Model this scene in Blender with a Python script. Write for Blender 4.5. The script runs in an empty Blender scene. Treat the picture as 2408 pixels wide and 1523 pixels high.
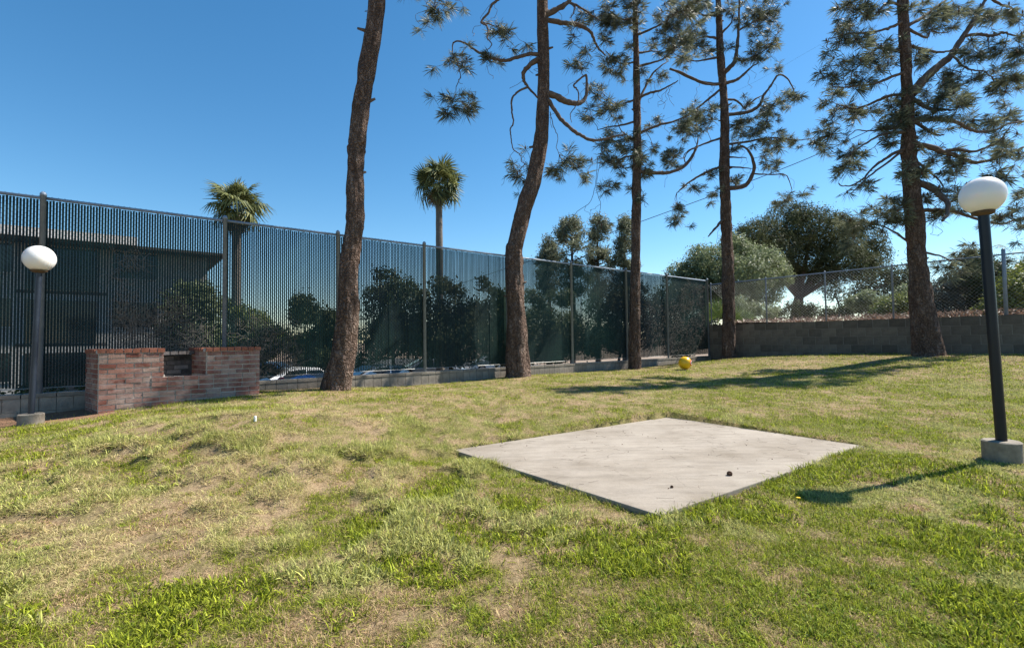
import bpy, math, random
import numpy as np
from mathutils import Vector, Matrix

random.seed(11)
RNG = np.random.default_rng(7)
sc = bpy.context.scene
COL = sc.collection

# ------------------------------------------------------------------ camera
FPX = 1148.0; CU, CV = 1204.0, 761.5          # the photograph seen as 2408 x 1523
PITCH = math.atan(38.8 / FPX); ROLL = 0.01276
F_ = Vector((0, math.cos(PITCH), math.sin(PITCH)))
R0 = Vector((1, 0, 0)); U0 = Vector((0, -math.sin(PITCH), math.cos(PITCH)))
RC = R0 * math.cos(ROLL) - U0 * math.sin(ROLL)
UC = R0 * math.sin(ROLL) + U0 * math.cos(ROLL)
cam = bpy.data.cameras.new('camera'); camo = bpy.data.objects.new('camera', cam); COL.objects.link(camo)
camo.matrix_world = Matrix(((RC.x, UC.x, -F_.x, 0), (RC.y, UC.y, -F_.y, 0), (RC.z, UC.z, -F_.z, 0), (0, 0, 0, 1)))
cam.sensor_width = 36.0; cam.lens = 36.0 * FPX / 2408.0
cam.clip_start = 0.05; cam.clip_end = 3000
sc.camera = camo

# ------------------------------------------------------------------ light
AZ = math.atan2(0.935, 0.355); EL = math.radians(48.5)
SUN = Vector((math.sin(AZ) * math.cos(EL), math.cos(AZ) * math.cos(EL), math.sin(EL)))
w = bpy.data.worlds.new('World'); sc.world = w; w.use_nodes = True
nt = w.node_tree; bg = nt.nodes['Background']
sky = nt.nodes.new('ShaderNodeTexSky'); sky.sky_type = 'NISHITA'; sky.sun_disc = False
sky.sun_elevation = EL; sky.sun_rotation = AZ; sky.air_density = 1.0; sky.dust_density = 0.15; sky.ozone_density = 2.6
sky.altitude = 0
hs = nt.nodes.new('ShaderNodeHueSaturation'); hs.inputs['Saturation'].default_value = 1.28; hs.inputs['Hue'].default_value = 0.493; nt.links.new(sky.outputs[0], hs.inputs['Color'])
nt.links.new(hs.outputs[0], bg.inputs[0]); bg.inputs[1].default_value = 0.086
sl = bpy.data.lights.new('sun', 'SUN'); sl.energy = 5.0; sl.angle = math.radians(0.5); sl.color = (1.0, 0.945, 0.85)
slo = bpy.data.objects.new('sun', sl); COL.objects.link(slo)
slo.rotation_euler = SUN.to_track_quat('Z', 'Y').to_euler(); slo.location = SUN * 40
sc.view_settings.view_transform = 'Standard'; sc.view_settings.look = 'None'
sc.view_settings.gamma = 1.0; sc.view_settings.exposure = 1.03
sc.view_settings.use_curve_mapping = False
sc.render.engine = 'CYCLES'

# ------------------------------------------------------------------ geometry helpers
def ray(u, v): return RC * ((u - CU) / FPX) + UC * ((CV - v) / FPX) + F_
def at(u, v, Y):
    r = ray(u, v); return r * (Y / r.y)
def on_level(u, v, z):
    r = ray(u, v); return r * (z / r.z)
CX, CY = 8.04, 20.06                      # corner where fence and wall meet
DA = np.array((-0.78, -0.6256)); DA /= np.linalg.norm(DA)      # along the slatted fence, towards the camera side
DB = np.array((-DA[1], DA[0])); DB = -DB if DB[0] < 0 else DB  # along the block wall, to the right
def AB(a, b, z=0.0): return Vector((CX + DA[0] * a + DB[0] * b, CY + DA[1] * a + DB[1] * b, z))
def toAB(x, y):
    dx = x - CX; dy = y - CY
    return dx * DA[0] + dy * DA[1], dx * DB[0] + dy * DB[1]
ANG_A = math.atan2(DA[1], DA[0]); ANG_B = math.atan2(DB[1], DB[0])

def vnoise(x, y, seed=0):
    x = np.asarray(x, float); y = np.asarray(y, float)
    xi = np.floor(x).astype(np.int64); yi = np.floor(y).astype(np.int64)
    fx = x - xi; fy = y - yi
    def h(a, b):
        n = (a * 374761393 + b * 668265263 + seed * 2147483647 + 1013) & 0xffffffff
        n = ((n ^ (n >> 13)) * 1274126177) & 0xffffffff
        return ((n ^ (n >> 16)) & 0xffff) / 65535.0
    sx = fx * fx * (3 - 2 * fx); sy = fy * fy * (3 - 2 * fy)
    a = h(xi, yi); b = h(xi + 1, yi); c = h(xi, yi + 1); d = h(xi + 1, yi + 1)
    return (a * (1 - sx) + b * sx) * (1 - sy) + (c * (1 - sx) + d * sx) * sy
def fbm(x, y, seed=0, o=4):
    t = 0; A = 1; s = 0
    for i in range(o):
        t = t + A * vnoise(x * 2 ** i, y * 2 ** i, seed + i * 17); s += A; A *= 0.5
    return t / s

class Geo:
    def __init__(s): s.v = []; s.f = []
    def add(s, V, F):
        n = len(s.v); s.v.extend([tuple(p) for p in V]); s.f.extend([tuple(i + n for i in f) for f in F])
    def box(s, c, size, rz=0.0, jit=0.0):
        hx, hy, hz = size[0] / 2, size[1] / 2, size[2] / 2; co, si = math.cos(rz), math.sin(rz)
        V = []
        for x, y, z in ((-1,-1,-1),(1,-1,-1),(1,1,-1),(-1,1,-1),(-1,-1,1),(1,-1,1),(1,1,1),(-1,1,1)):
            X = x * hx + random.uniform(-jit, jit); Y = y * hy + random.uniform(-jit, jit); Z = z * hz + random.uniform(-jit, jit)
            V.append((c[0] + X * co - Y * si, c[1] + X * si + Y * co, c[2] + Z))
        s.add(V, [(0,3,2,1),(4,5,6,7),(0,1,5,4),(1,2,6,5),(2,3,7,6),(3,0,4,7)])
    def prism(s, poly, z0, z1):
        n = len(poly)
        a = sum(poly[i][0] * poly[(i + 1) % n][1] - poly[(i + 1) % n][0] * poly[i][1] for i in range(n))
        if a < 0: poly = poly[::-1]
        V = [(p[0], p[1], z0) for p in poly] + [(p[0], p[1], z1) for p in poly]
        s.add(V, [tuple(range(n))[::-1], tuple(range(n, 2 * n))] + [(i, (i + 1) % n, (i + 1) % n + n, i + n) for i in range(n)])
    def tube(s, P, R, n=6, cap=True):
        P = [Vector(p) for p in P]
        if not hasattr(R, '__len__'): R = [R] * len(P)
        V = []; F = []; ref = None
        for i, p in enumerate(P):
            t = (P[min(i + 1, len(P) - 1)] - P[max(i - 1, 0)])
            if t.length < 1e-9: t = Vector((0, 0, 1))
            t.normalize()
            if ref is None: ref = Vector((1, 0, 0)) if abs(t.x) < 0.8 else Vector((0, 1, 0))
            a = (ref - t * ref.dot(t)).normalized(); b = t.cross(a); ref = a
            for k in range(n):
                q = 2 * math.pi * k / n; V.append(p + (a * math.cos(q) + b * math.sin(q)) * R[i])
        for i in range(len(P) - 1):
            for k in range(n):
                k2 = (k + 1) % n; F.append((i * n + k, i * n + k2, (i + 1) * n + k2, (i + 1) * n + k))
        if cap:
            F.append(tuple(range(n))[::-1]); F.append(tuple((len(P) - 1) * n + k for k in range(n)))
        s.add(V, F)
    def lathe(s, c, prof, n=24):
        V = []; F = []
        for r, z in prof:
            for k in range(n):
                q = 2 * math.pi * k / n; V.append((c[0] + r * math.cos(q), c[1] + r * math.sin(q), c[2] + z))
        for i in range(len(prof) - 1):
            for k in range(n):
                k2 = (k + 1) % n; F.append((i * n + k, i * n + k2, (i + 1) * n + k2, (i + 1) * n + k))
        F.append(tuple(range(n))[::-1]); F.append(tuple((len(prof) - 1) * n + k for k in range(n)))
        s.add(V, F)

def mesh_data(name, geo, mat, smooth=False):
    me = bpy.data.meshes.new(name); me.from_pydata(geo.v, [], geo.f); me.update()
    if mat: me.materials.append(mat)
    if smooth: me.polygons.foreach_set('use_smooth', [True] * len(me.polygons))
    return me
def mesh_tris(name, V, T, mat, colors=None, smooth=False):
    me = bpy.data.meshes.new(name); V = np.asarray(V, np.float32); T = np.asarray(T, np.int32)
    me.vertices.add(len(V)); me.vertices.foreach_set('co', V.ravel())
    me.loops.add(T.size); me.loops.foreach_set('vertex_index', T.ravel())
    me.polygons.add(len(T)); me.polygons.foreach_set('loop_start', np.arange(len(T), dtype=np.int32) * 3)
    me.polygons.foreach_set('loop_total', np.full(len(T), 3, np.int32))
    if smooth: me.polygons.foreach_set('use_smooth', np.ones(len(T), bool))
    me.update(calc_edges=True)
    if colors is not None:
        at_ = me.color_attributes.new('tint', 'FLOAT_COLOR', 'POINT')
        C = np.ones((len(V), 4), np.float32); C[:, :3] = colors; at_.data.foreach_set('color', C.ravel())
    me.materials.append(mat)
    return me
def tag(o, label=None, cat=None, group=None, kind=None):
    if label: o['label'] = label
    if cat: o['category'] = cat
    if group: o['group'] = group
    if kind: o['kind'] = kind
    return o
def put(name, me, parent=None, loc=(0, 0, 0), rz=0.0, **kw):
    o = bpy.data.objects.new(name, me); COL.objects.link(o); o.parent = parent
    o.location = loc; o.rotation_euler = (0, 0, rz)
    return tag(o, **kw)
def thing(name, loc, label, cat, group=None, rz=0.0):
    return put(name, None, None, loc, rz, label=label, cat=cat, group=group)
def part(name, geo, mat, root, smooth=False, **kw):       # geo in world coordinates, root an unrotated empty
    me = mesh_data(name, geo, mat, smooth)
    base = Vector(root.location)
    if root.parent: base = base + Vector(root.parent.location)
    me.transform(Matrix.Translation(-base)) if base.length else None
    return put(name, me, root, **kw)

# ------------------------------------------------------------------ materials
def ramp_col(nt, fac, stops):
    r = nt.nodes.new('ShaderNodeValToRGB'); e = r.color_ramp.elements
    e[0].position = stops[0][0]; e[0].color = (*stops[0][1], 1); e[1].position = stops[-1][0]; e[1].color = (*stops[-1][1], 1)
    for p, c in stops[1:-1]:
        k = e.new(p); k.color = (*c, 1)
    nt.links.new(fac, r.inputs[0]); return r.outputs[0]
def noise(nt, scale, detail=5, rough=0.6, vec=None, stretch=None, coord='Object'):
    n = nt.nodes.new('ShaderNodeTexNoise'); n.inputs['Scale'].default_value = scale
    n.inputs['Detail'].default_value = detail; n.inputs['Roughness'].default_value = rough
    if vec is None:
        tc = nt.nodes.new('ShaderNodeTexCoord'); vec = tc.outputs[coord]
    if stretch:
        m = nt.nodes.new('ShaderNodeMapping'); m.inputs['Scale'].default_value = stretch; nt.links.new(vec, m.inputs[0]); vec = m.outputs[0]
    nt.links.new(vec, n.inputs['Vector']); return n.outputs['Fac']
def mix(nt, fac, a, b, mode='MIX'):
    m = nt.nodes.new('ShaderNodeMix'); m.data_type = 'RGBA'; m.blend_type = mode
    for s, x in ((0, fac), (6, a), (7, b)):
        if hasattr(x, 'is_linked') or hasattr(x, 'node'): nt.links.new(x, m.inputs[s])
        elif s == 0: m.inputs[0].default_value = x
        else: m.inputs[s].default_value = (*x, 1)
    return m.outputs[2]
def new_mat(name, rough=0.8, metal=0.0, spec=None):
    m = bpy.data.materials.new(name); m.use_nodes = True; b = m.node_tree.nodes['Principled BSDF']
    b.inputs['Roughness'].default_value = rough; b.inputs['Metallic'].default_value = metal
    if spec is not None: b.inputs['Specular IOR Level'].default_value = spec
    return m, m.node_tree, b
def bump(nt, b, h, strength=0.4, dist=0.02):
    n = nt.nodes.new('ShaderNodeBump'); n.inputs['Strength'].default_value = strength; n.inputs['Distance'].default_value = dist
    nt.links.new(h, n.inputs['Height']); nt.links.new(n.outputs[0], b.inputs['Normal'])
def basic(name, c1, c2, scale=6, rough=0.8, metal=0.0, bs=0.3, bd=0.01, stretch=None, objrand=0.0, spec=None, coord='Object'):
    m, nt, b = new_mat(name, rough, metal, spec)
    f = noise(nt, scale, 6, 0.65, stretch=stretch, coord=coord)
    c = ramp_col(nt, f, [(0.3, c1), (0.7, c2)])
    if objrand:
        oi = nt.nodes.new('ShaderNodeObjectInfo')
        g = ramp_col(nt, oi.outputs['Random'], [(0, (1 - objrand,) * 3), (1, (1 + objrand,) * 3)])
        c = mix(nt, 1.0, c, g, 'MULTIPLY')
    nt.links.new(c, b.inputs['Base Color'])
    f2 = noise(nt, scale * 5, 5, 0.7, stretch=stretch, coord=coord); bump(nt, b, f2, bs, bd)
    return m
def leafmat(name, c1, c2, trans=0.3, rough=0.55, spec=0.4):
    m, nt, b = new_mat(name, rough, 0, spec)
    a = nt.nodes.new('ShaderNodeAttribute'); a.attribute_name = 'tint'
    c = ramp_col(nt, a.outputs['Fac'], [(0, c1), (1, c2)]); nt.links.new(c, b.inputs['Base Color'])
    t = nt.nodes.new('ShaderNodeBsdfTranslucent'); nt.links.new(c, t.inputs[0])
    mx = nt.nodes.new('ShaderNodeMixShader'); mx.inputs[0].default_value = trans
    out = nt.nodes['Material Output']; nt.links.new(b.outputs[0], mx.inputs[1]); nt.links.new(t.outputs[0], mx.inputs[2]); nt.links.new(mx.outputs[0], out.inputs[0])
    return m

M = {}
def soil_mat():
    m, nt, b = new_mat('lawn_soil', 0.95, 0, 0.1)
    a = nt.nodes.new('ShaderNodeAttribute'); a.attribute_name = 'tint'
    n = noise(nt, 40, 8, 0.75)
    c = mix(nt, 1.0, a.outputs['Color'], ramp_col(nt, n, [(0.3, (0.45, 0.42, 0.40)), (0.7, (1.45, 1.45, 1.4))]), 'MULTIPLY')
    nt.links.new(c, b.inputs['Base Color']); bump(nt, b, n, 0.8, 0.03); return m
M['soil'] = soil_mat()
def grass_mat():
    m, nt, b = new_mat('grass_blades', 0.55, 0, 0.14)
    a = nt.nodes.new('ShaderNodeAttribute'); a.attribute_name = 'tint'; nt.links.new(a.outputs['Color'], b.inputs['Base Color'])
    t = nt.nodes.new('ShaderNodeBsdfTranslucent'); nt.links.new(a.outputs['Color'], t.inputs[0])
    mx = nt.nodes.new('ShaderNodeMixShader'); mx.inputs[0].default_value = 0.36
    nt.links.new(b.outputs[0], mx.inputs[1]); nt.links.new(t.outputs[0], mx.inputs[2]); nt.links.new(mx.outputs[0], nt.nodes['Material Output'].inputs[0])
    return m
M['grass'] = grass_mat()
def brick_mat(name, stops, white=0.5):
    m, nt, b = new_mat(name, 0.9, 0, 0.2)
    oi = nt.nodes.new('ShaderNodeObjectInfo')
    c = ramp_col(nt, oi.outputs['Random'], stops)
    n = noise(nt, 22, 6, 0.7)
    c = mix(nt, 1.0, c, ramp_col(nt, n, [(0.25, (0.65, 0.65, 0.65)), (0.75, (1.25, 1.2, 1.2))]), 'MULTIPLY')
    geo = nt.nodes.new('ShaderNodeNewGeometry'); n2 = noise(nt, 2.2, 8, 0.78, vec=geo.outputs['Position'])
    rr = nt.nodes.new('ShaderNodeMapRange'); rr.inputs[1].default_value = 0.42; rr.inputs[2].default_value = 0.68; rr.inputs[3].default_value = 0; rr.inputs[4].default_value = white
    nt.links.new(n2, rr.inputs[0]); c = mix(nt, rr.outputs[0], c, (0.42, 0.34, 0.30))
    nt.links.new(c, b.inputs['Base Color']); bump(nt, b, noise(nt, 60, 6, 0.7), 0.5, 0.006); return m
M['brick'] = brick_mat('weathered_brick', [(0, (0.15, 0.055, 0.040)), (0.35, (0.225, 0.090, 0.066)), (0.7, (0.28, 0.145, 0.110)), (1, (0.30, 0.21, 0.17))], 0.65)
M['capbrick'] = brick_mat('orange_cap_brick', [(0, (0.20, 0.070, 0.042)), (1, (0.30, 0.115, 0.072))], 0.12)
M['sootbrick'] = brick_mat('soot_whitewashed_brick', [(0, (0.04, 0.036, 0.034)), (1, (0.20, 0.19, 0.18))], 0.5)
M['mortar'] = basic('mortar', (0.38, 0.34, 0.29), (0.52, 0.47, 0.41), 30, 0.95)
M['soot'] = basic('sooty_mortar', (0.035, 0.032, 0.03), (0.09, 0.085, 0.08), 12, 0.95)
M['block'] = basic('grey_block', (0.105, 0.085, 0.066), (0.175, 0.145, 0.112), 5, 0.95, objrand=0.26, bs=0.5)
M['lowblock'] = basic('low_wall_block', (0.15, 0.13, 0.11), (0.29, 0.255, 0.21), 6, 0.95, objrand=0.14, bs=0.5)
M['joint'] = basic('block_joint', (0.20, 0.175, 0.145), (0.28, 0.25, 0.21), 20, 0.95)
M['galv'] = basic('galvanised_steel', (0.15, 0.19, 0.25), (0.23, 0.28, 0.35), 8, 0.5, 0.1, 0.1)
M['wire'] = basic('grey_wire', (0.22, 0.22, 0.21), (0.34, 0.34, 0.33), 8, 0.5, 0.4, 0.05)
M['greenwire'] = basic('dark_green_wire', (0.008, 0.024, 0.024), (0.018, 0.05, 0.044), 8, 0.45, 0, 0.05)
def slat_mat():
    m, nt, b = new_mat('dark_slat', 0.6, 0, 0.18)
    geo = nt.nodes.new('ShaderNodeNewGeometry')
    n = noise(nt, 0.35, 3, 0.5, vec=geo.outputs['Position'])
    oi = nt.nodes.new('ShaderNodeObjectInfo')
    c = ramp_col(nt, n, [(0.35, (0.003, 0.008, 0.016)), (0.65, (0.013, 0.038, 0.033))])
    n3 = noise(nt, 9, 5, 0.7, vec=geo.outputs['Position'])
    c = mix(nt, 1.0, c, ramp_col(nt, n3, [(0.3, (0.7, 0.7, 0.7)), (0.75, (1.7, 1.6, 1.5))]), 'MULTIPLY')
    c = mix(nt, 1.0, c, ramp_col(nt, oi.outputs['Random'], [(0, (0.75, 0.8, 0.85)), (1, (1.3, 1.25, 1.2))]), 'MULTIPLY')
    nt.links.new(c, b.inputs['Base Color']); return m
M['slat'] = slat_mat()
M['concrete'] = None
def concrete_mat():
    m, nt, b = new_mat('pad_concrete', 0.9, 0, 0.2)
    n = noise(nt, 1.1, 7, 0.65); n2 = noise(nt, 7, 6, 0.7, stretch=(0.35, 1.6, 1)); n3 = noise(nt, 90, 4, 0.7)
    c = ramp_col(nt, n, [(0.3, (0.22, 0.185, 0.145)), (0.55, (0.31, 0.27, 0.225)), (0.75, (0.37, 0.325, 0.275))])
    c = mix(nt, 0.7, c, ramp_col(nt, n2, [(0.3, (0.70, 0.70, 0.70)), (0.6, (1.04, 1.04, 1.04))]), 'MULTIPLY')
    c = mix(nt, 0.8, c, ramp_col(nt, n3, [(0.25, (0.7, 0.68, 0.66)), (0.5, (1.02, 1.02, 1.02))]), 'MULTIPLY')
    v = nt.nodes.new('ShaderNodeTexVoronoi'); v.feature = 'DISTANCE_TO_EDGE'; v.inputs['Scale'].default_value = 2.3
    tc = nt.nodes.new('ShaderNodeTexCoord'); mp = nt.nodes.new('ShaderNodeMix'); mp.data_type = 'VECTOR'; mp.inputs[0].default_value = 0.18
    nn = nt.nodes.new('ShaderNodeTexNoise'); nn.inputs['Scale'].default_value = 3; nt.links.new(tc.outputs['Object'], nn.inputs['Vector'])
    nt.links.new(tc.outputs['Object'], mp.inputs[4]); nt.links.new(nn.outputs['Color'], mp.inputs[5]); nt.links.new(mp.outputs[1], v.inputs['Vector'])
    cr = ramp_col(nt, v.outputs['Distance'], [(0.0, (0.62, 0.6, 0.58)), (0.008, (1, 1, 1))])
    msk = noise(nt, 1.7, 3, 0.5); mk = nt.nodes.new('ShaderNodeMapRange'); mk.inputs[1].default_value = 0.5; mk.inputs[2].default_value = 0.62; nt.links.new(msk, mk.inputs[0])
    c = mix(nt, mk.outputs[0], c, mix(nt, 1.0, c, cr, 'MULTIPLY'))
    nt.links.new(c, b.inputs['Base Color']); bump(nt, b, n3, 0.35, 0.004); return m
M['concrete'] = concrete_mat()
M['footing'] = basic('footing_concrete', (0.15, 0.125, 0.095), (0.30, 0.26, 0.21), 9, 0.95, bs=0.6)
M['lamppost'] = basic('black_painted_pole', (0.006, 0.009, 0.014), (0.010, 0.014, 0.022), 6, 0.35, 0, 0.05, spec=0.3)
M['lamppost2'] = basic('sky_tinted_pole', (0.010, 0.015, 0.026), (0.020, 0.028, 0.045), 6, 0.4, 0, 0.05)  # blue-grey cast stands in for sky reflected on the dark pole
M['rust'] = basic('rusty_fitter', (0.05, 0.03, 0.015), (0.12, 0.07, 0.03), 18, 0.8)
def globe_mat():
    m, nt, b = new_mat('opal_globe', 0.25, 0, 0.5); b.inputs['Base Color'].default_value = (0.80, 0.77, 0.74, 1)
    b.inputs['Subsurface Weight'].default_value = 0.6; b.inputs['Subsurface Radius'].default_value = (0.3, 0.27, 0.24); b.inputs['Subsurface Scale'].default_value = 0.5
    return m
M['globe'] = globe_mat()
def bark_mat(name, c1, c2, c3, sc_=1.0):
    m, nt, b = new_mat(name, 0.95, 0, 0.15)
    tc = nt.nodes.new('ShaderNodeTexCoord')
    n = noise(nt, 7 * sc_, 7, 0.7, vec=tc.outputs['Object'], stretch=(1, 1, 0.28))
    v = nt.nodes.new('ShaderNodeTexVoronoi'); v.feature = 'DISTANCE_TO_EDGE'; v.inputs['Scale'].default_value = 13 * sc_
    mp = nt.nodes.new('ShaderNodeMapping'); mp.inputs['Scale'].default_value = (1, 1, 0.20)
    nn = nt.nodes.new('ShaderNodeTexNoise'); nn.inputs['Scale'].default_value = 9; nt.links.new(tc.outputs['Object'], nn.inputs['Vector'])
    mv = nt.nodes.new('ShaderNodeMix'); mv.data_type = 'VECTOR'; mv.inputs[0].default_value = 0.22
    nt.links.new(tc.outputs['Object'], mv.inputs[4]); nt.links.new(nn.outputs['Color'], mv.inputs[5]); nt.links.new(mv.outputs[1], mp.inputs[0]); nt.links.new(mp.outputs[0], v.inputs['Vector'])
    c = ramp_col(nt, n, [(0.3, c1), (0.55, c2), (0.75, c3)])
    cr = ramp_col(nt, v.outputs['Distance'], [(0, (0.36, 0.33, 0.31)), (0.16, (1.1, 1.1, 1.1))])
    c = mix(nt, 0.9, c, cr, 'MULTIPLY'); nt.links.new(c, b.inputs['Base Color'])
    mm = nt.nodes.new('ShaderNodeMath'); mm.operation = 'MULTIPLY'; mm.inputs[1].default_value = 2.5; nt.links.new(v.outputs['Distance'], mm.inputs[0])
    ma = nt.nodes.new('ShaderNodeMath'); ma.operation = 'ADD'; nt.links.new(mm.outputs[0], ma.inputs[0]); nt.links.new(n, ma.inputs[1])
    bump(nt, b, ma.outputs[0], 1.0, 0.035); return m
M['bark'] = bark_mat('pine_bark', (0.095, 0.060, 0.046), (0.165, 0.115, 0.090), (0.36, 0.285, 0.24), 1.35)
M['branch'] = basic('branch_bark', (0.07, 0.048, 0.038), (0.15, 0.11, 0.085), 14, 0.95, bs=0.7, bd=0.01)
M['needle'] = leafmat('pine_needles', (0.040, 0.052, 0.034), (0.29, 0.30, 0.185), 0.36, 0.55, 0.25)
M['cone'] = basic('pine_cone_brown', (0.06, 0.03, 0.018), (0.16, 0.08, 0.045), 30, 0.8, bs=0.8)
M['leafdark'] = leafmat('dark_leaves', (0.022, 0.042, 0.014), (0.11, 0.135, 0.045), 0.25)
M['leafconifer'] = leafmat('conifer_foliage', (0.022, 0.034, 0.018), (0.12, 0.13, 0.055), 0.25, 0.7, 0.15)
M['leafolive'] = leafmat('olive_leaves', (0.09, 0.12, 0.05), (0.27, 0.31, 0.16), 0.4)
M['leafgrey'] = leafmat('grey_bush_leaves', (0.03, 0.04, 0.022), (0.17, 0.17, 0.13), 0.15, 0.3, 0.6)
M['leafyellow'] = leafmat('yellow_green_vine', (0.07, 0.10, 0.02), (0.24, 0.27, 0.06))
M['palm'] = leafmat('palm_leaf', (0.035, 0.05, 0.018), (0.24, 0.25, 0.09), 0.3, 0.55, 0.25)
M['palmbright'] = leafmat('bright_palm_leaf', (0.10, 0.16, 0.02), (0.26, 0.33, 0.05), 0.5, 0.4, 0.5)
M['palmtrunk'] = basic('palm_trunk', (0.10, 0.085, 0.07), (0.22, 0.19, 0.16), 5, 0.95, bs=0.8, bd=0.03, stretch=(1, 1, 4))
M['deadfrond'] = leafmat('dead_frond', (0.16, 0.11, 0.06), (0.32, 0.25, 0.16), 0.2)
M['vine'] = basic('dead_vine', (0.09, 0.078, 0.065), (0.19, 0.165, 0.14), 20, 0.9)
M['dryplant'] = leafmat('dry_groundcover', (0.14, 0.08, 0.055), (0.32, 0.22, 0.16), 0.15)
M['asphalt'] = basic('parking_asphalt', (0.045, 0.045, 0.045), (0.075, 0.073, 0.07), 3, 0.9)
M['dirt'] = basic('dry_dirt', (0.16, 0.11, 0.075), (0.26, 0.19, 0.13), 4, 0.95)
M['yellow'] = basic('yellow_vinyl', (0.80, 0.44, 0.008), (0.88, 0.52, 0.015), 3, 0.28, 0, 0.02)
M['red'] = basic('orange_red_print', (0.65, 0.09, 0.01), (0.75, 0.13, 0.02), 8, 0.35, 0, 0.02)
M['black'] = basic('black_print', (0.012, 0.010, 0.010), (0.02, 0.018, 0.016), 8, 0.4, 0, 0.02)
M['white'] = basic('white_plastic', (0.70, 0.70, 0.68), (0.82, 0.82, 0.80), 8, 0.5, 0, 0.1)
M['stucco'] = basic('pale_stucco', (0.25, 0.24, 0.225), (0.34, 0.33, 0.31), 3, 0.9)
M['fascia'] = basic('white_fascia', (0.72, 0.68, 0.64), (0.80, 0.76, 0.72), 3, 0.7)
M['darkroof'] = basic('dark_eave', (0.05, 0.045, 0.04), (0.08, 0.07, 0.06), 3, 0.9)
M['glass'] = basic('dark_window_glass', (0.010, 0.014, 0.018), (0.016, 0.022, 0.028), 1, 0.08, 0, 0.0, spec=0.6)
M['frame'] = basic('window_frame', (0.30, 0.28, 0.26), (0.36, 0.34, 0.32), 3, 0.5)
M['tyre'] = basic('tyre_rubber', (0.018, 0.018, 0.018), (0.03, 0.03, 0.03), 9, 0.8)
M['rim'] = basic('wheel_rim', (0.4, 0.4, 0.42), (0.5, 0.5, 0.52), 3, 0.3, 0.8, 0.0)
M['carwhite'] = basic('white_car_paint', (0.72, 0.72, 0.72), (0.78, 0.78, 0.78), 2, 0.2, 0, 0.0)
M['carsilver'] = basic('silver_car_paint', (0.40, 0.42, 0.44), (0.46, 0.48, 0.50), 2, 0.25, 0.6, 0.0)
M['carblue'] = basic('blue_car_paint', (0.02, 0.06, 0.14), (0.03, 0.08, 0.18), 2, 0.2, 0.2, 0.0)
M['bluecloth'] = basic('blue_tarp', (0.10, 0.22, 0.50), (0.22, 0.38, 0.68), 6, 0.6)
M['redcloth'] = basic('red_cloth', (0.40, 0.03, 0.03), (0.55, 0.07, 0.06), 6, 0.8)
M['flower'] = basic('dandelion_yellow', (0.80, 0.50, 0.01), (0.85, 0.60, 0.03), 8, 0.6)

# ------------------------------------------------------------------ terrain height
PADZ = -1.25
pad_px = [(1065, 1057), (1550, 1210), (2035, 1048), (1570, 980)]
PAD = [on_level(u, v, PADZ) for u, v in pad_px]
ctrl = []
def cp(u, v, Y): p = at(u, v, Y); ctrl.append((p.x, p.y, p.z))
for x in (-3, 0, 3): ctrl.append((x, 1.0, -1.30)); ctrl.append((x, -3, -1.33))
for q in ((-2.2, 2.6, -1.29), (0.6, 3.0, -1.29), (3, 3.4, -1.29)): ctrl.append(q)
ctrl.append((PAD[0].x, PAD[0].y, -1.262)); ctrl.append((PAD[1].x, PAD[1].y, -1.285)); ctrl.append((PAD[2].x, PAD[2].y, -1.24)); ctrl.append((PAD[3].x, PAD[3].y, -1.165))
cp(2355, 1083, 4.8); cp(75, 1003, 6.8); cp(20, 1010, 6.3); cp(232, 972, 7.25); cp(613, 932, 8.35); cp(400, 953, 7.7); cp(500, 941, 8.0)
cp(790, 917, 9.6); cp(1215, 885, 13.0); cp(1490, 868, 16.0); cp(1712, 843, 18.7); cp(2182, 836, 13.8); cp(2400, 841, 12.2); cp(1611, 869, 14.8)
ctrl.append((-3.0, 5.6, -1.10)); ctrl.append((-1.6, 7.2, -1.06)); ctrl.append((0.5, 9.5, -1.08)); ctrl.append((4.5, 11.0, -1.05)); ctrl.append((8, 9.5, -1.0))
for a_, z_ in ((0.3, -0.97), (4, -0.98), (8, -1.0), (11, -1.01), (14, -1.02), (19.5, -1.02), (23, -1.05)):
    p = AB(a_, 0.15); ctrl.append((p.x, p.y, z_))
ctrl.append((14, 6, -0.85)); ctrl.append((10, 3, -1.2)); ctrl.append((-8, 3, -1.25))
ctrl = np.array(ctrl); cx, cy, cz = ctrl.T
def U(r2): return 0.5 * r2 * np.log(r2 + 1e-9)
n_ = len(cx); K = U((cx[:, None] - cx) ** 2 + (cy[:, None] - cy) ** 2) + np.eye(n_) * 0.4
P_ = np.c_[np.ones(n_), cx, cy]
W_ = np.linalg.solve(np.block([[K, P_], [P_.T, np.zeros((3, 3))]]), np.r_[cz, 0, 0, 0])
def in_poly(x, y, poly, grow=0.0):
    c = np.mean([(p[0], p[1]) for p in poly], axis=0); ins = np.ones(np.shape(x), bool)
    n = len(poly)
    for i in range(n):
        p = np.array(poly[i][:2]); q = np.array(poly[(i + 1) % n][:2]); d = q - p; nn = np.array((-d[1], d[0])) / np.linalg.norm(d)
        if nn.dot(c - p) < 0: nn = -nn
        ins &= ((x - p[0]) * nn[0] + (y - p[1]) * nn[1]) > -grow
    return ins
def mound_mask(x, y): return np.exp(-(((x + 2.3) / 2.6) ** 2 + ((y - 4.9) / 1.9) ** 2))
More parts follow.
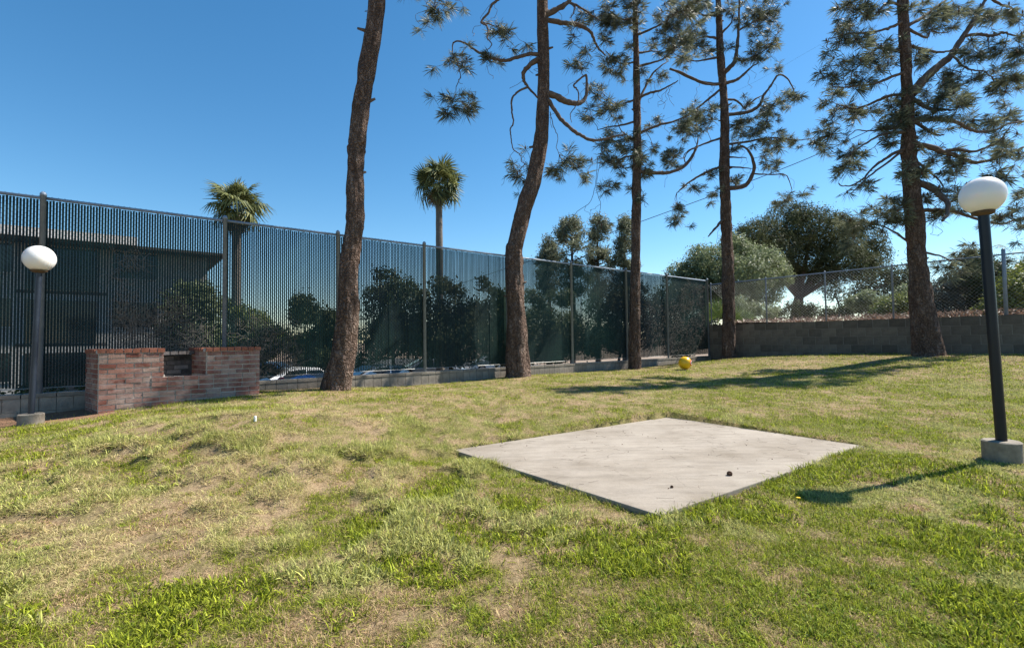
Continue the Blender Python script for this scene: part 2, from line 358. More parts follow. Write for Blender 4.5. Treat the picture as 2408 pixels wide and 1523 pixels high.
def zg(x, y):
    x = np.asarray(x, float); y = np.asarray(y, float); sh = x.shape; xf = x.ravel(); yf = y.ravel()
    z = np.empty(len(xf))
    for i in range(0, len(xf), 50000):
        a = xf[i:i + 50000]; b = yf[i:i + 50000]
        z[i:i + 50000] = U((a[:, None] - cx) ** 2 + (b[:, None] - cy) ** 2) @ W_[:n_] + W_[n_] + W_[n_ + 1] * a + W_[n_ + 2] * b
    z += (fbm(xf * 1.1, yf * 1.1, 3, 3) - 0.5) * 0.035
    z += 0.21 * np.exp(-(((xf + 2.9) / 1.4) ** 2 + ((yf - 5.7) / 1.0) ** 2)) - 0.045 * np.exp(-((xf - PAD[0].x) ** 2 + (yf - PAD[0].y) ** 2) / 0.35)
    m = mound_mask(xf, yf) + 0.35 * np.exp(-((xf - 0.2) ** 2 + (yf - 8.2) ** 2) / 3)
    t = np.clip((fbm(xf * 2.6, yf * 3.2, 21, 2) - 0.50) * 9, 0, 1)
    z += t * 0.065 * np.clip(m * 1.3, 0, 1)
    return z.reshape(sh)
def z1(x, y): return float(zg(np.array([x]), np.array([y]))[0])

BQ_A = Vector((-6.18, 7.3, 0)); BQ_F = Vector((0.775, 0.632, 0)).normalized(); BQ_E = Vector((-0.78, 0.63, 0)).normalized(); BQ_L = 2.2; BQ_D = 0.82
def dirt_mask(x, y):                      # bare soil strip left of the barbecue
    a, b = toAB(x, y); n = fbm(x * 3, y * 3, 8, 3)
    ga, gb = toAB(BQ_A.x, BQ_A.y)
    lim = 1.35 + (n - 0.5) * 0.5
    return (a > ga - 0.2) & (b < lim)
def green_field(x, y):                    # 0 dry .. 1 lush
    n = fbm(x * 0.9 + 5, y * 0.9, 41, 4); n2 = fbm(x * 3.5, y * 3.5, 55, 4); n3 = fbm(x * 11, y * 11, 77, 3)
    g = 0.56 + (n - 0.5) * 0.8 + (n2 - 0.5) * 1.2 + (n3 - 0.5) * 1.5
    g -= 0.26 * np.exp(-(((x + 2.6) / 2.2) ** 2 + ((y - 4.2) / 1.5) ** 2))
    g -= 0.14 * np.exp(-(((x + 3.0) / 1.8) ** 2 + ((y - 6.8) / 1.4) ** 2))
    g += 0.20 * np.exp(-(((x - 1.9) / 1.3) ** 2 + ((y - 2.0) / 0.9) ** 2))
    g += 0.26 * np.exp(-(((x - 3.0) / 1.6) ** 2 + ((y - 4.4) / 1.3) ** 2))
    g += 0.20 * np.exp(-(((x + 0.2) / 0.9) ** 2 + ((y - 4.9) / 1.0) ** 2))
    for tx, ty in ((-3.45, 9.6), (0.1, 13.0), (3.95, 16.0), (8.25, 18.6), (11.75, 13.8)): g -= 0.5 * np.exp(-((x - tx) ** 2 + (y - ty) ** 2) / 0.5)
    g += 0.22 * np.exp(-(((x - 7) / 4) ** 2 + ((y - 8) / 3.5) ** 2))
    return np.clip(g, 0, 1)

# lawn sheet in fence-aligned coordinates
st = 0.09; na = int(27 / st); nb = int(25 / st)
A_, B_ = np.meshgrid(np.arange(na + 1) * st + 0.02, np.arange(nb + 1) * st + 0.08, indexing='ij')
X = CX + DA[0] * A_ + DB[0] * B_; Y = CY + DA[1] * A_ + DB[1] * B_
Z = zg(X, Y); Z[in_poly(X, Y, PAD, 0.0)] = -1.36; Z[(A_ > 26.8) | (B_ > 24.8)] = -2.6
idx = np.arange((na + 1) * (nb + 1)).reshape(na + 1, nb + 1)
a0 = idx[:-1, :-1].ravel(); a1 = idx[1:, :-1].ravel(); a2 = idx[1:, 1:].ravel(); a3 = idx[:-1, 1:].ravel()
T = np.concatenate([np.c_[a0, a1, a2], np.c_[a0, a2, a3]])
g = green_field(X.ravel(), Y.ravel())[:, None]
c = np.array((0.31, 0.225, 0.14)) * (1 - g) + np.array((0.13, 0.135, 0.035)) * g  # lush soil is greener, and darkened to paint in shade between the blades
dm = dirt_mask(X.ravel(), Y.ravel()); c[dm] = (0.26, 0.155, 0.10)
me = mesh_tris('lawn', np.c_[X.ravel(), Y.ravel(), Z.ravel()], T, M['soil'], c, True)
put('lawn', me, kind='structure')

# ------------------------------------------------------------------ grass blades
def sample(N, ymin, ymax, margin):
    out = []
    y = RNG.uniform(ymin, ymax, N); x = RNG.uniform(-1, 1, N) * (y * 1.09 + margin)
    # width grows with y: thin out rows to the wanted density afterwards
    return x, y
def weeds(N):                            # broad-bladed rosettes of coarse grass
    y = RNG.uniform(1.0, 6.2 ** .5, N) ** 2; x = RNG.uniform(-1, 1, N) * (y * 1.1 + 0.6); g = green_field(x, y)
    pr = np.clip((g - 0.35) * 1.3, 0, 1) * np.clip(0.18 + 1.2 * np.exp(-(((x - 1.6) / 1.7) ** 2 + ((y - 1.7) / 0.8) ** 2)) + 0.6 * (fbm(x * .8, y * .8, 7, 3) > .54) * (x > -.3), 0, 1)
    ok = (RNG.random(N) < pr) & ~in_poly(x, y, PAD, 0.02); x, y = x[ok], y[ok]; k = 9; n = len(x) * k
    ph = np.repeat(RNG.uniform(0, 6.28, len(x)), k) + np.tile(np.arange(k) * 2.4, len(x)) + RNG.normal(0, .3, n)
    x = np.repeat(x, k) + RNG.normal(0, .008, n); y = np.repeat(y, k) + RNG.normal(0, .008, n); z = zg(x, y)
    L = RNG.uniform(0.020, 0.050, n); wd = RNG.uniform(.0045, .0085, n); th = RNG.uniform(.35, 1.25, n); th2 = np.minimum(th + RNG.uniform(.3, .9, n), 1.9)
    f = lambda t: np.c_[np.sin(t) * np.cos(ph), np.sin(t) * np.sin(ph), np.cos(t)]
    tw = RNG.normal(0, .35, n); sd = np.c_[-np.sin(ph) * np.cos(tw), np.cos(ph) * np.cos(tw), np.sin(tw)] * (wd / 2)[:, None]
    k3 = RNG.random(n)[:, None]; col = np.array((.06, .105, .015)) * (1 - k3) + np.array((.36, .44, .05)) * k3
    return np.c_[x, y, z], f(th), f(th2), L, sd, col
def grass(N, ymin, ymax, near, weeds_=0):
    dens_p = (lambda y: 1)
    y = ymin * (ymax / ymin) ** RNG.random(N) if not near else RNG.uniform(ymin ** .5, ymax ** .5, N) ** 2
    x = RNG.uniform(-1, 1, N) * (y * 1.10 + 0.9)
    a, b = toAB(x, y); g = green_field(x, y)
    clump = fbm(x * 9, y * 9, 90, 3)
    ok = (a > 0.15) & (b > 0.28) & ~in_poly(x, y, PAD, -0.015)
    ok &= ~(dirt_mask(x, y) & (RNG.random(N) > 0.02))
    e = Vector((-BQ_E.y, BQ_E.x, 0))
    ok &= ~in_poly(x, y, BQP, 0.03)
    bare = fbm(x * 2.2, y * 2.2, 131, 4)
    ok &= RNG.random(N) < np.clip(0.45 + g * 1.1 + (clump - .5) * 2 + np.where(bare > 0.60, -0.25, 0.3), 0.10, 1)
    x, y, g, clump = x[ok], y[ok], g[ok], clump[ok]; n = len(x); d = np.hypot(x, y)
    z = zg(x, y)
    gr = np.clip(g - 0.02 + RNG.normal(0, 0.36, n), 0, 1)
    weed = (fbm(x * 1.3, y * 1.3, 7, 3) > 0.52) & (RNG.random(n) < 0.5) & (gr > 0.5)
    L = (0.015 + 0.026 * RNG.random(n)) * (0.6 + 0.9 * clump) * (0.75 + 0.5 * gr) + np.where(weed, 0.024, 0)
    tuss = mound_mask(x, y) * np.clip((fbm(x * 2.6, y * 3.2, 21, 2) - 0.5) * 9, 0, 1)
    L *= 1 + 1.0 * tuss
    L *= np.where(in_poly(x, y, PAD, 0.05), 1.25, 1.0)
    wd = np.maximum(np.where(weed, 0.0072, 0.0026) * RNG.uniform(0.6, 1.3, n), 0.00075 * d)
    L = np.maximum(L, 0.0016 * d)
    th = np.where(gr > 0.45, RNG.uniform(0.15, 1.35, n), RNG.uniform(0.6, 1.52, n))
    L = np.where(gr > 0.45, L, L * 1.35)
    ph = RNG.uniform(0, 2 * np.pi, n); tw = RNG.normal(0, 0.5, n)
    dr = np.c_[np.sin(th) * np.cos(ph), np.sin(th) * np.sin(ph), np.cos(th)]
    th2 = np.minimum(th + RNG.uniform(0.1, 0.8, n), 1.75)
    dr2 = np.c_[np.sin(th2) * np.cos(ph), np.sin(th2) * np.sin(ph), np.cos(th2)]
    sd = np.c_[-np.sin(ph) * np.cos(tw), np.cos(ph) * np.cos(tw), np.sin(tw)] * (wd / 2)[:, None]
    p = np.c_[x, y, z - 0.002]
    dark = np.array((0.085, 0.115, 0.014)); lush = np.array((0.49, 0.54, 0.045)); straw = np.array((0.58, 0.45, 0.24)); tan = np.array((0.40, 0.245, 0.155)); pale = np.array((0.58, 0.54, 0.24))
    k = RNG.random(n)[:, None] ** 1.15; gcol = dark * (1 - k) + lush * k
    k2 = RNG.random(n)[:, None]; dcol = tan * (1 - k2) + straw * k2
    f = np.clip((gr - 0.34) / 0.16, 0, 1)[:, None]
    colr = dcol * (1 - f) + gcol * f
    pm = (tuss > 0.15)[:, None] | ((fbm(x * 2, y * 2, 61, 3) > 0.60)[:, None] & (d > 3.5)[:, None]); colr = np.where(pm, colr * 0.5 + pale * 0.5, colr)
    colr = colr * RNG.uniform(0.42, 1.42, n)[:, None]
    if near and weeds_:
        W = weeds(weeds_)
        p, dr, dr2, L, sd, colr = [np.concatenate([u_, v_]) for u_, v_ in zip((p, dr, dr2, L, sd, colr), W)]; n = len(p)
    if near:
        mid = p + dr * (L * 0.55)[:, None]; tip = mid + dr2 * (L * 0.45)[:, None]
        V = np.stack([p - sd, p + sd, mid - sd * 0.8, mid + sd * 0.8, tip], 1).reshape(-1, 3)
        q = (np.arange(n) * 5)[:, None]
        T = np.concatenate([q + [0, 1, 3], q + [0, 3, 2], q + [2, 3, 4]]); cc = np.repeat(colr, 5, 0)
    else:
        tip = p + (dr * 0.6 + dr2 * 0.4) * L[:, None]
        V = np.stack([p - sd, p + sd, tip], 1).reshape(-1, 3); q = (np.arange(n) * 3)[:, None]
        T = q + [0, 1, 2]; cc = np.repeat(colr, 3, 0)
    return mesh_tris('grass', V, T, M['grass'], cc)
BQP = [BQ_A, BQ_A + BQ_F * BQ_L, BQ_A + BQ_F * BQ_L + BQ_E * BQ_D, BQ_A + BQ_E * BQ_D]
put('short_grass', grass(760000, 0.9, 5.2, True, 15000), label='short patchy green and straw grass in the foreground lawn', cat='grass', kind='stuff')
put('short_grass', grass(860000, 4.9, 22.0, False), label='short sunlit grass of the lawn farther back towards the fence and wall', cat='grass', kind='stuff')

# ------------------------------------------------------------------ concrete pad
g = Geo(); g.prism([(p.x, p.y) for p in PAD], -1.37, PADZ)
me = mesh_data('concrete_pad', g, M['concrete'])
o = put('concrete_pad', me, label='square weathered concrete slab set flush into the lawn', cat='concrete pad')
bv = o.modifiers.new('bevel', 'BEVEL'); bv.width = 0.008; bv.segments = 2

# ------------------------------------------------------------------ outer ground
g = Geo(); g.add([(-900, -900, -2.62), (900, -900, -2.62), (900, 900, -2.62), (-900, 900, -2.62)], [(0, 1, 2, 3)])
put('ground', mesh_data('ground', g, M['dirt']), kind='structure')
g = Geo()
q = [AB(-14, -1.6), AB(60, -1.6), AB(60, -60), AB(-14, -60)]
g.add([(p.x, p.y, -2.45) for p in q], [(0, 3, 2, 1)] if False else [(0, 1, 2, 3)])
put('parking_lot', mesh_data('parking_lot', g, M['asphalt']), kind='structure')
# bank behind the block wall
g = Geo(); n = 30; V = []
for i in range(n + 1):
    for j in range(n + 1):
        b = -1.5 + 34 * i / n; a = -0.25 - 60 * (j / n) ** 2
        p = AB(a, b); V.append((p.x, p.y, 0.40 + 0.25 * float(vnoise(p.x * .4, p.y * .4, 5)) - 0.02 * -a * 0.5 - (0.0 if b > 0.2 else (0.2 - b) * 0.6)))
F = [(i * (n + 1) + j, i * (n + 1) + j + 1, (i + 1) * (n + 1) + j + 1, (i + 1) * (n + 1) + j) for i in range(n) for j in range(n)]
g.add(V, F); put('bank', mesh_data('bank', g, M['dirt'], True), kind='structure')
g = Geo()      # planted strip on top of the retaining edge behind the slatted fence
V = []
for i in range(50):
    a = 0.0 + 27 * i / 49
    for b, z in ((-0.12, -0.80), (-0.5, -0.82), (-1.0, -1.1), (-1.9, -2.47)):
        p = AB(a, b, z + 0.04 * float(vnoise(a * 2, b * 5, 9))); V.append(tuple(p))
F = [(i * 4 + j, (i + 1) * 4 + j, (i + 1) * 4 + j + 1, i * 4 + j + 1) for i in range(49) for j in range(3)]
g.add(V, F); put('embankment', mesh_data('embankment', g, M['dirt'], True), kind='structure')

# ------------------------------------------------------------------ low block wall under the slatted fence
lw = thing('low_block_wall', AB(0, 0, -1.05), 'low grey block wall with flat capping running under the tall slatted fence', 'low wall', rz=0)
ga, gb = toAB(BQ_A.x, BQ_A.y)
g = Geo(); p0 = AB(0, 0.0); c = AB(11.5, 0.0, -1.1); g.box(c, (23.0, 0.17, 0.62), ANG_A); part('mortar', g, M['joint'], lw)
bm_ = []
for k in range(3):
    g = Geo(); g.box((0, 0, 0), (0.192, 0.205, 0.198), 0, 0.003); bm_.append(mesh_data('block', g, M['lowblock']))
cm_ = []
for k in range(2):
    g = Geo(); g.box((0, 0, 0), (0.388, 0.225, 0.058), 0, 0.003); cm_.append(mesh_data('cap_block', g, M['lowblock']))
base = Vector(lw.location)
for i in range(115):
    p = AB(0.1 + i * 0.2, 0.0, -0.895) - base; o = put('block', bm_[i % 3], lw, p, ANG_A)
g = Geo()
for i in range(58):
    p = AB(0.2 + i * 0.4, 0.0, -0.757) - base; put('cap_block', cm_[i % 2], lw, p, ANG_A)
for i in range(57):
    g.box(AB(0.2 + i * 0.4, 0.01, -1.095), (0.39, 0.215, 0.19), ANG_A, 0.002)
part('footing_course', g, M['lowblock'], lw)

# ------------------------------------------------------------------ tall slatted fence
FZ0, FZ1 = -0.66, 2.35
fence = thing('slatted_fence', AB(0, 0, -0.72), 'tall chain link fence filled with dark upright slats along the left side of the lawn', 'fence')
fb = Vector(fence.location)
POSTA = [0.03, 2.89, 5.30, 7.97, 10.5, 13.06, 15.16, 17.3, 19.8, 22.3]
FL = 22.3
gp = Geo(); gp.lathe((0, 0, 0), [(0.038, 0), (0.038, 3.10), (0.043, 3.10), (0.043, 3.14), (0.02, 3.17)], 14)
mp_ = mesh_data('post', gp, M['galv'], True)
for a in POSTA: put('post', mp_, fence, AB(a, 0.045, -0.73) - fb)
g = Geo(); g.tube([AB(-0.02, 0.0, FZ1), AB(FL, 0.0, FZ1)], 0.024, 10); part('top_rail', g, M['galv'], fence, True)
g = Geo(); g.tube([AB(-0.02, 0.0, FZ0 + 0.01), AB(FL, 0.0, FZ0 + 0.01)], 0.006, 5); part('bottom_wire', g, M['wire'], fence)
gs = Geo(); gs.box((0, 0, 0), (0.0272, 0.003, FZ1 - FZ0 - 0.05)); ms = mesh_data('slat', gs, M['slat'])
SP = 0.0376; NS = int(FL / SP); order = sorted(range(NS), key=lambda i: abs((i + .5) * SP - 18.3)); near = set(order[:300])
gfar = Geo(); zc = (FZ0 + FZ1) / 2
for i in range(NS):
    a = (i + 0.5) * SP + random.uniform(-.0012, .0012); zz = zc + random.uniform(-.012, .004)
    if i in near:
        put('slat', ms, fence, AB(a, -0.02, zz) - fb, ANG_A + (random.uniform(-.07, .07) if random.random() > .06 else random.choice((-.35, .4))))
    else: gfar.box(AB(a, -0.02, zz), (0.0276, 0.003, FZ1 - FZ0 - 0.05), ANG_A + random.uniform(-.07, .07))
part('far_slats', gfar, M['slat'], fence, kind='stuff')
def chain(gg, fn, L, z0, z1, pitch, r, off):
    H = z1 - z0; n = int((L + H) / pitch) + 1; e = pitch / 0.072 * 0.0
    for sgn in (1, -1):
        for k in range(n):
            x0 = k * pitch - (H if sgn > 0 else 0); x1 = x0 + H * 1.0
            if sgn > 0: A0, Z0, A1, Z1 = x0, z0, x1, z1
            else: A0, Z0, A1, Z1 = x0, z1, x1, z0
            # clip to 0..L
            def cl(A, B, ZA, ZB, lim):
                t = (lim - A) / (B - A); return lim, ZA + (ZB - ZA) * t
            if A1 <= 0 or A0 >= L: continue
            if A0 < 0: A0, Z0 = cl(A0, A1, Z0, Z1, 0) if True else (A0, Z0)
            if A1 > L: A1, Z1 = cl(A0, A1, Z0, Z1, L)
            gg.tube([fn(A0, off + sgn * 0.002, Z0), fn(A1, off + sgn * 0.002, Z1)], r, 3, False)
g = Geo(); chain(g, lambda a, b, z: AB(a, b, z), FL, FZ0, FZ1 + 0.035, 0.0752, 0.0017, -0.008)
part('chain_link_mesh', g, M['greenwire'], fence)

# ------------------------------------------------------------------ right block wall with chain link on top
WL = 15.6; WT = 0.53
wall = thing('block_wall', AB(0, 0, -1.0), 'shaded grey concrete block wall across the back right of the lawn', 'wall'); wb = Vector(wall.location)
g = Geo(); g.box(AB(-0.10, WL / 2, WT - 0.85), (WL, 0.188, 1.68), ANG_B); part('mortar', g, M['joint'], wall)
bms = []
for k in range(4):
    g = Geo(); g.box((0, 0, 0), (0.406, 0.20, 0.262), 0, 0.0035); bms.append(mesh_data('block', g, M['block']))
g = Geo(); g.box((0, 0, 0), (0.196, 0.20, 0.262), 0, 0.003); hb = mesh_data('block', g, M['block'])
for r in range(6):
    off = 0.0 if r % 2 else 0.209
    if off: put('block', hb, wall, AB(-0.10, 0.104, WT - 0.135 - r * 0.27) - wb, ANG_B)
    n = int((WL - off) / 0.418)
    for i in range(n):
        put('block', bms[(i * 7 + r * 3) % 4], wall, AB(-0.10 + random.uniform(-.003, .003), off + 0.209 + i * 0.418, WT - 0.135 - r * 0.27) - wb, ANG_B)
clf = thing('chain_link_fence', AB(-0.1, 0, WT), 'open grey chain link fence standing on the block wall', 'fence'); cb = Vector(clf.location)
def FB(a, b, z): return AB(-0.10 + b, a, z)
RT = 2.19
wallposts = []
for u in (1801, 1941, 2100, 2366):
    q = (u - CU) / FPX; s = (CY * q - CX) / (DB[0] - DB[1] * q); wallposts.append(s)
wallposts = [0.12] + wallposts + [wallposts[-1] + 2.6]
gp = Geo(); gp.lathe((0, 0, 0), [(0.026, 0), (0.026, RT - WT + 0.02), (0.03, RT - WT + 0.04), (0.01, RT - WT + 0.07)], 10); mq = mesh_data('post', gp, M['galv'], True)
gp = Geo(); gp.lathe((0, 0, 0), [(0.045, 0), (0.045, RT - WT + 0.14), (0.01, RT - WT + 0.17)], 12); mq2 = mesh_data('post', gp, M['galv'], True)
for i, s in enumerate(wallposts): put('post', mq2 if i == 4 else mq, clf, FB(s, 0, WT) - cb)
g = Geo(); g.tube([FB(0.1, 0, RT), FB(WL - 0.1, 0, RT)], 0.021, 8); part('top_rail', g, M['galv'], clf, True)
g = Geo(); chain(g, FB, WL - 0.2, WT + 0.04, RT, 0.10, 0.0028, 0.02); part('chain_link_mesh', g, M['wire'], clf)

# ------------------------------------------------------------------ brick barbecue
bq = thing('brick_barbecue', BQ_A + Vector((0, 0, -1.1)), 'weathered red brick barbecue with two piers, orange cap bricks and a sooty firebox', 'barbecue'); qb = Vector(bq.location)
TOP = -0.055; CH = 0.0772; ANG_F = math.atan2(BQ_F.y, BQ_F.x); ANG_E = math.atan2(BQ_E.y, BQ_E.x)
def q_to_x(u):      # where the view line through column u meets the front line
    q = (u - CU) / FPX; return (BQ_A.x - q * BQ_A.y) / (q * BQ_F.y - BQ_F.x)
X1 = q_to_x(386); X2 = q_to_x(487); XE = q_to_x(611)
BQ_L = XE
def BP(x, y, z): return BQ_A + BQ_F * x + BQ_E * y + Vector((0, 0, z))
GAPZ = TOP - 0.065 - 5 * CH
g = Geo()
for (x0, x1, y0, y1, z1_) in ((0.005, X1 - .005, 0.005, BQ_D - .01, TOP - .06), (X2 + .005, XE - .005, 0.005, BQ_D - .01, TOP - .06), (X1 - .006, X2 + .006, 0.006, 0.10, GAPZ - .005), (X1 - .013, X2 + .013, 0.09, BQ_D - .10, GAPZ - 0.16)):
    g.prism([tuple(BP(x, y, 0))[:2] for x, y in ((x0, y0), (x1, y0), (x1, y1), (x0, y1))], -1.35, z1_)
part('mortar', g, M['mortar'], bq)
g = Geo(); g.prism([tuple(BP(x, y, 0))[:2] for x, y in ((X1 - .013, BQ_D - .12), (X2 + .013, BQ_D - .12), (X2 + .013, BQ_D - .011), (X1 - .013, BQ_D - .011))], -1.35, TOP - .12)
part('sooty_mortar', g, M['soot'], bq)
def brick_me(L, H, D, mat, name='brick'):
    out = []
    for k in range(3):
        g = Geo(); g.box((0, 0, 0), (L, D, H), 0, 0.0035); me = mesh_data(name, g, mat); out.append(me)
    return out
BS = brick_me(0.200, 0.062, 0.085, M['brick']); BH = brick_me(0.094, 0.062, 0.085, M['brick']); 
BSs = brick_me(0.200, 0.062, 0.085, M['sootbrick']); BHs = brick_me(0.094, 0.062, 0.085, M['sootbrick'])
def course(x0, x1, mk, ang, nrm, z, shift, S, H, facing):
    x = x0 - (0.106 if shift else 0)
    while x < x1 - 0.03:
        L = 0.212; a = max(x, x0); e = min(x + L, x1); x += L
        if random.random() < 0.10 and e - a > 0.2: e = a + 0.106; x = e
        if e - a < 0.05: continue
        full = (e - a) > 0.17
        me = random.choice(S if full else H); c = (a + e) / 2
        p = mk(c, z) + nrm * random.uniform(-0.003, 0.005)
        o = put('brick', me, bq, p - qb, ang + random.uniform(-.008, .008)); o.scale = ((e - a - 0.012) / (0.200 if full else 0.094), 1, 1)
nf = Vector((BQ_F.y, -BQ_F.x, 0)); ne = Vector((-BQ_E.y, BQ_E.x, 0)); ne = -ne if ne.x > 0 else ne
for r in range(16):
    z = TOP - 0.062 - CH * (r + 0.5); sh = r % 2
    if z < -1.25: break
    if r < 5:
        course(0, X1, lambda c, zz: BP(c, 0, zz) - nf * 0.0425 + nf * 0.004, ANG_F, nf, z, sh, BS, BH, nf)
        course(X2, XE, lambda c, zz: BP(c, 0, zz) - nf * 0.0425 + nf * 0.004, ANG_F, nf, z, sh, BS, BH, nf)
        # left face of the right pier, right face of left pier and back of the firebox
        course(0.06, BQ_D - 0.13, lambda c, zz: BP(X2, c, zz) - ne * 0.0425 + ne * 0.004, ANG_E, ne, z, 1 - sh, BS, BH, ne)
        course(0.06, BQ_D - 0.13, lambda c, zz: BP(X1, c, zz) + ne * 0.0425 - ne * 0.004, ANG_E, ne, z, 1 - sh, BSs, BHs, ne)
        if r > 0: course(X1 + .01, X2 - .01, lambda c, zz: BP(c, BQ_D - .12, zz) - nf * 0.04 + nf * 0.004, ANG_F, nf, z, sh, BSs, BHs, nf)
    else:
        course(0, XE, lambda c, zz: BP(c, 0, zz) - nf * 0.0425 + nf * 0.004, ANG_F, nf, z, sh, BS, BH, nf)
        if r < 7: course(X1 + .01, X2 - .01, lambda c, zz: BP(c, BQ_D - .12, zz) - nf * 0.04 + nf * 0.004, ANG_F, nf, z, sh, BSs, BHs, nf)
    course(0.055, BQ_D, lambda c, zz: BP(0, c, zz) - ne * 0.0425 + ne * 0.004, ANG_E, ne, z, 1 - sh, BS, BH, ne)
    course(0.09, BQ_D, lambda c, zz: BP(XE, c, zz) + ne * 0.0425 - ne * 0.004, ANG_E, ne, z, 1 - sh, BS, BH, ne)
CAPM = brick_me(0.094, 0.062, 0.205, M['capbrick'], 'cap_brick'); CAPB = brick_me(0.094, 0.052, 0.11, M['sootbrick'], 'cap_brick')
def caps(x0, x1, y, n, me, z=TOP - 0.029):
    L = (x1 - x0) / n
    for i in range(n):
        o = put('cap_brick', random.choice(me), bq, BP(x0 + L * (i + .5), 0, z) - nf * y - qb + Vector((0, 0, random.uniform(-.002, .002))), ANG_F); o.scale = ((L - 0.012) / 0.094, 1, 1)
caps(-0.02, X1 + 0.02, 0.085, 8, CAPM); caps(X2 - 0.02, XE + 0.02, 0.085, 8, CAPM)
for (xc, s_, n) in ((0.085, 1, 6), (XE - 0.085, 1, 6), (X2 + 0.085, 1, 6), (X1 - 0.085, 1, 6)):
    for i in range(n):
        o = put('cap_brick', random.choice(CAPM), bq, BP(xc, 0.24 + i * 0.104, TOP - 0.029) - qb, ANG_E + math.pi / 1)
        o.scale = (0.98, 1, 1)
g = Geo()
for (x0, x1) in ((0.0, X1), (X2, XE)):
    g.prism([tuple(BP(x, y, 0))[:2] for x, y in ((x0, 0.02), (x1, 0.02), (x1, BQ_D - .02), (x0, BQ_D - .02))], TOP - 0.07, TOP - 0.012)
part('cap_mortar', g, M['mortar'], bq)
caps(X1, X2, BQ_D - .24, 5, CAPB, TOP - 0.085)
# rubble in the firebox
g = Geo()
for i in range(16):
    p = BP(X1 + 0.05 + random.random() * 0.22, 0.12 + random.random() * 0.35, GAPZ - 0.12 + random.random() * 0.13)
    g.box(p, (random.uniform(.03, .09), random.uniform(.03, .08), random.uniform(.02, .05)), random.random() * 3, 0.01)
part('rubble', g, M['mortar'], bq, kind='stuff')

# ------------------------------------------------------------------ lamp posts
def lamp(u, vtop, vbase, vbot, Y, D, rp, mat, label, foot):
    top = at(u[0], vtop, Y); bot = at(u[1], vbase, Y); bx = bot.x; by = Y
    zb = at(u[1], vbot, Y).z; zt = top.z
    # the pole leans very slightly, as in the photo
    tx = at(u[0], vtop + 60, Y).x
    L = thing('lamp_post', (bx, by, zb), label, 'lamp post', 'globe lamp posts on the lawn')
    g = Geo(); g.lathe((bx, by, zb - 0.25), [(foot, 0), (foot, 0.25 + bot.z - zb - 0.01), (foot - .012, 0.25 + bot.z - zb)], 28); part('footing', g, M['footing'], L, True).modifiers.new('edge', 'EDGE_SPLIT')
    zc = zt - D / 2
    g = Geo(); P = [(bx + (tx - bx) * t, by, bot.z + (zc - D * .36 - bot.z) * t) for t in (0, .25, .5, .75, 1)]
    g.tube(P, rp, 24); part('pole', g, mat, L, True).modifiers.new('edge', 'EDGE_SPLIT')
    g = Geo(); g.lathe((tx, by, zc - D * 0.475), [(rp * 1.0, -0.03), (D * .24, -0.012), (D * .25, 0.0), (D * .25, 0.035)], 28); part('fitter', g, M['rust'], L, True)
    n = 28; prof = []
    for i in range(n + 1):
        a = math.radians(-68 + 158 * i / n); prof.append((max(D / 2 * math.cos(a), 1e-4), D / 2 * math.sin(a)))
    g = Geo(); g.lathe((tx, by, zc), prof, 40); part('globe', g, M['globe'], L, True)
    g = Geo()
    for zz in (0.33, 0.72):
        z = bot.z + (zc - bot.z) * zz; t = zz
        g.lathe((bx + (tx - bx) * t, by, z), [(rp + .0015, 0), (rp + .0015, 0.006)], 24)
    part('pole_joint', g, mat, L)
    return L
lamp((2311, 2355), 418, 1035, 1084, 4.8, 0.360, 0.044, M['lamppost'], 'near black lamp post with white globe beside the concrete pad at right', 0.148)
lamp((92, 73), 578, 972, 998, 6.8, 0.362, 0.035, M['lamppost2'], 'farther lamp post with white globe, left of the brick barbecue', 0.14)

# ------------------------------------------------------------------ ball, cones, flowers, scraps
bp_ = at(1611, 854, 14.8); zr = z1(bp_.x, bp_.y); R_ = 0.195; bc = Vector((bp_.x, bp_.y, zr + R_ + 0.01))
ball = thing('beach_ball', (bc.x, bc.y, zr), 'yellow inflatable ball printed with a red and black eye ring, lying on the lawn', 'ball')
def sph_geo(c, r, n=28, m=18):
    g = Geo(); g.lathe(c, [(max(r * math.cos(math.radians(-90 + 180 * i / m)), 1e-4), r * math.sin(math.radians(-90 + 180 * i / m))) for i in range(m + 1)], n); return g
part('ball_skin', sph_geo(bc, R_), M['yellow'], ball, True)
ax = Vector((0.78, -0.62, 0.06)).normalized(); sx = Vector((0, 0, 1)).cross(ax).normalized(); up = ax.cross(sx)
def ring(a0, a1, rr):
    g = Geo(); V = []; F = []; n = 28; m = 3
    for j in range(m + 1):
        a = math.radians(a0 + (a1 - a0) * j / m)
        for k in range(n):
            q = 2 * math.pi * k / n; V.append(bc + (ax * math.cos(a) + (sx * math.cos(q) + up * math.sin(q)) * math.sin(a)) * rr)
    for j in range(m):
        for k in range(n): F.append((j * n + k, (j + 1) * n + k, (j + 1) * n + (k + 1) % n, j * n + (k + 1) % n))
    g.add(V, F); return g
part('red_ring', ring(15, 27, R_ + .0015), M['red'], ball, True); part('white_ring', ring(10, 15, R_ + .0015), M['white'], ball, True); part('black_pupil', ring(0.5, 10, R_ + .002), M['black'], ball, True)

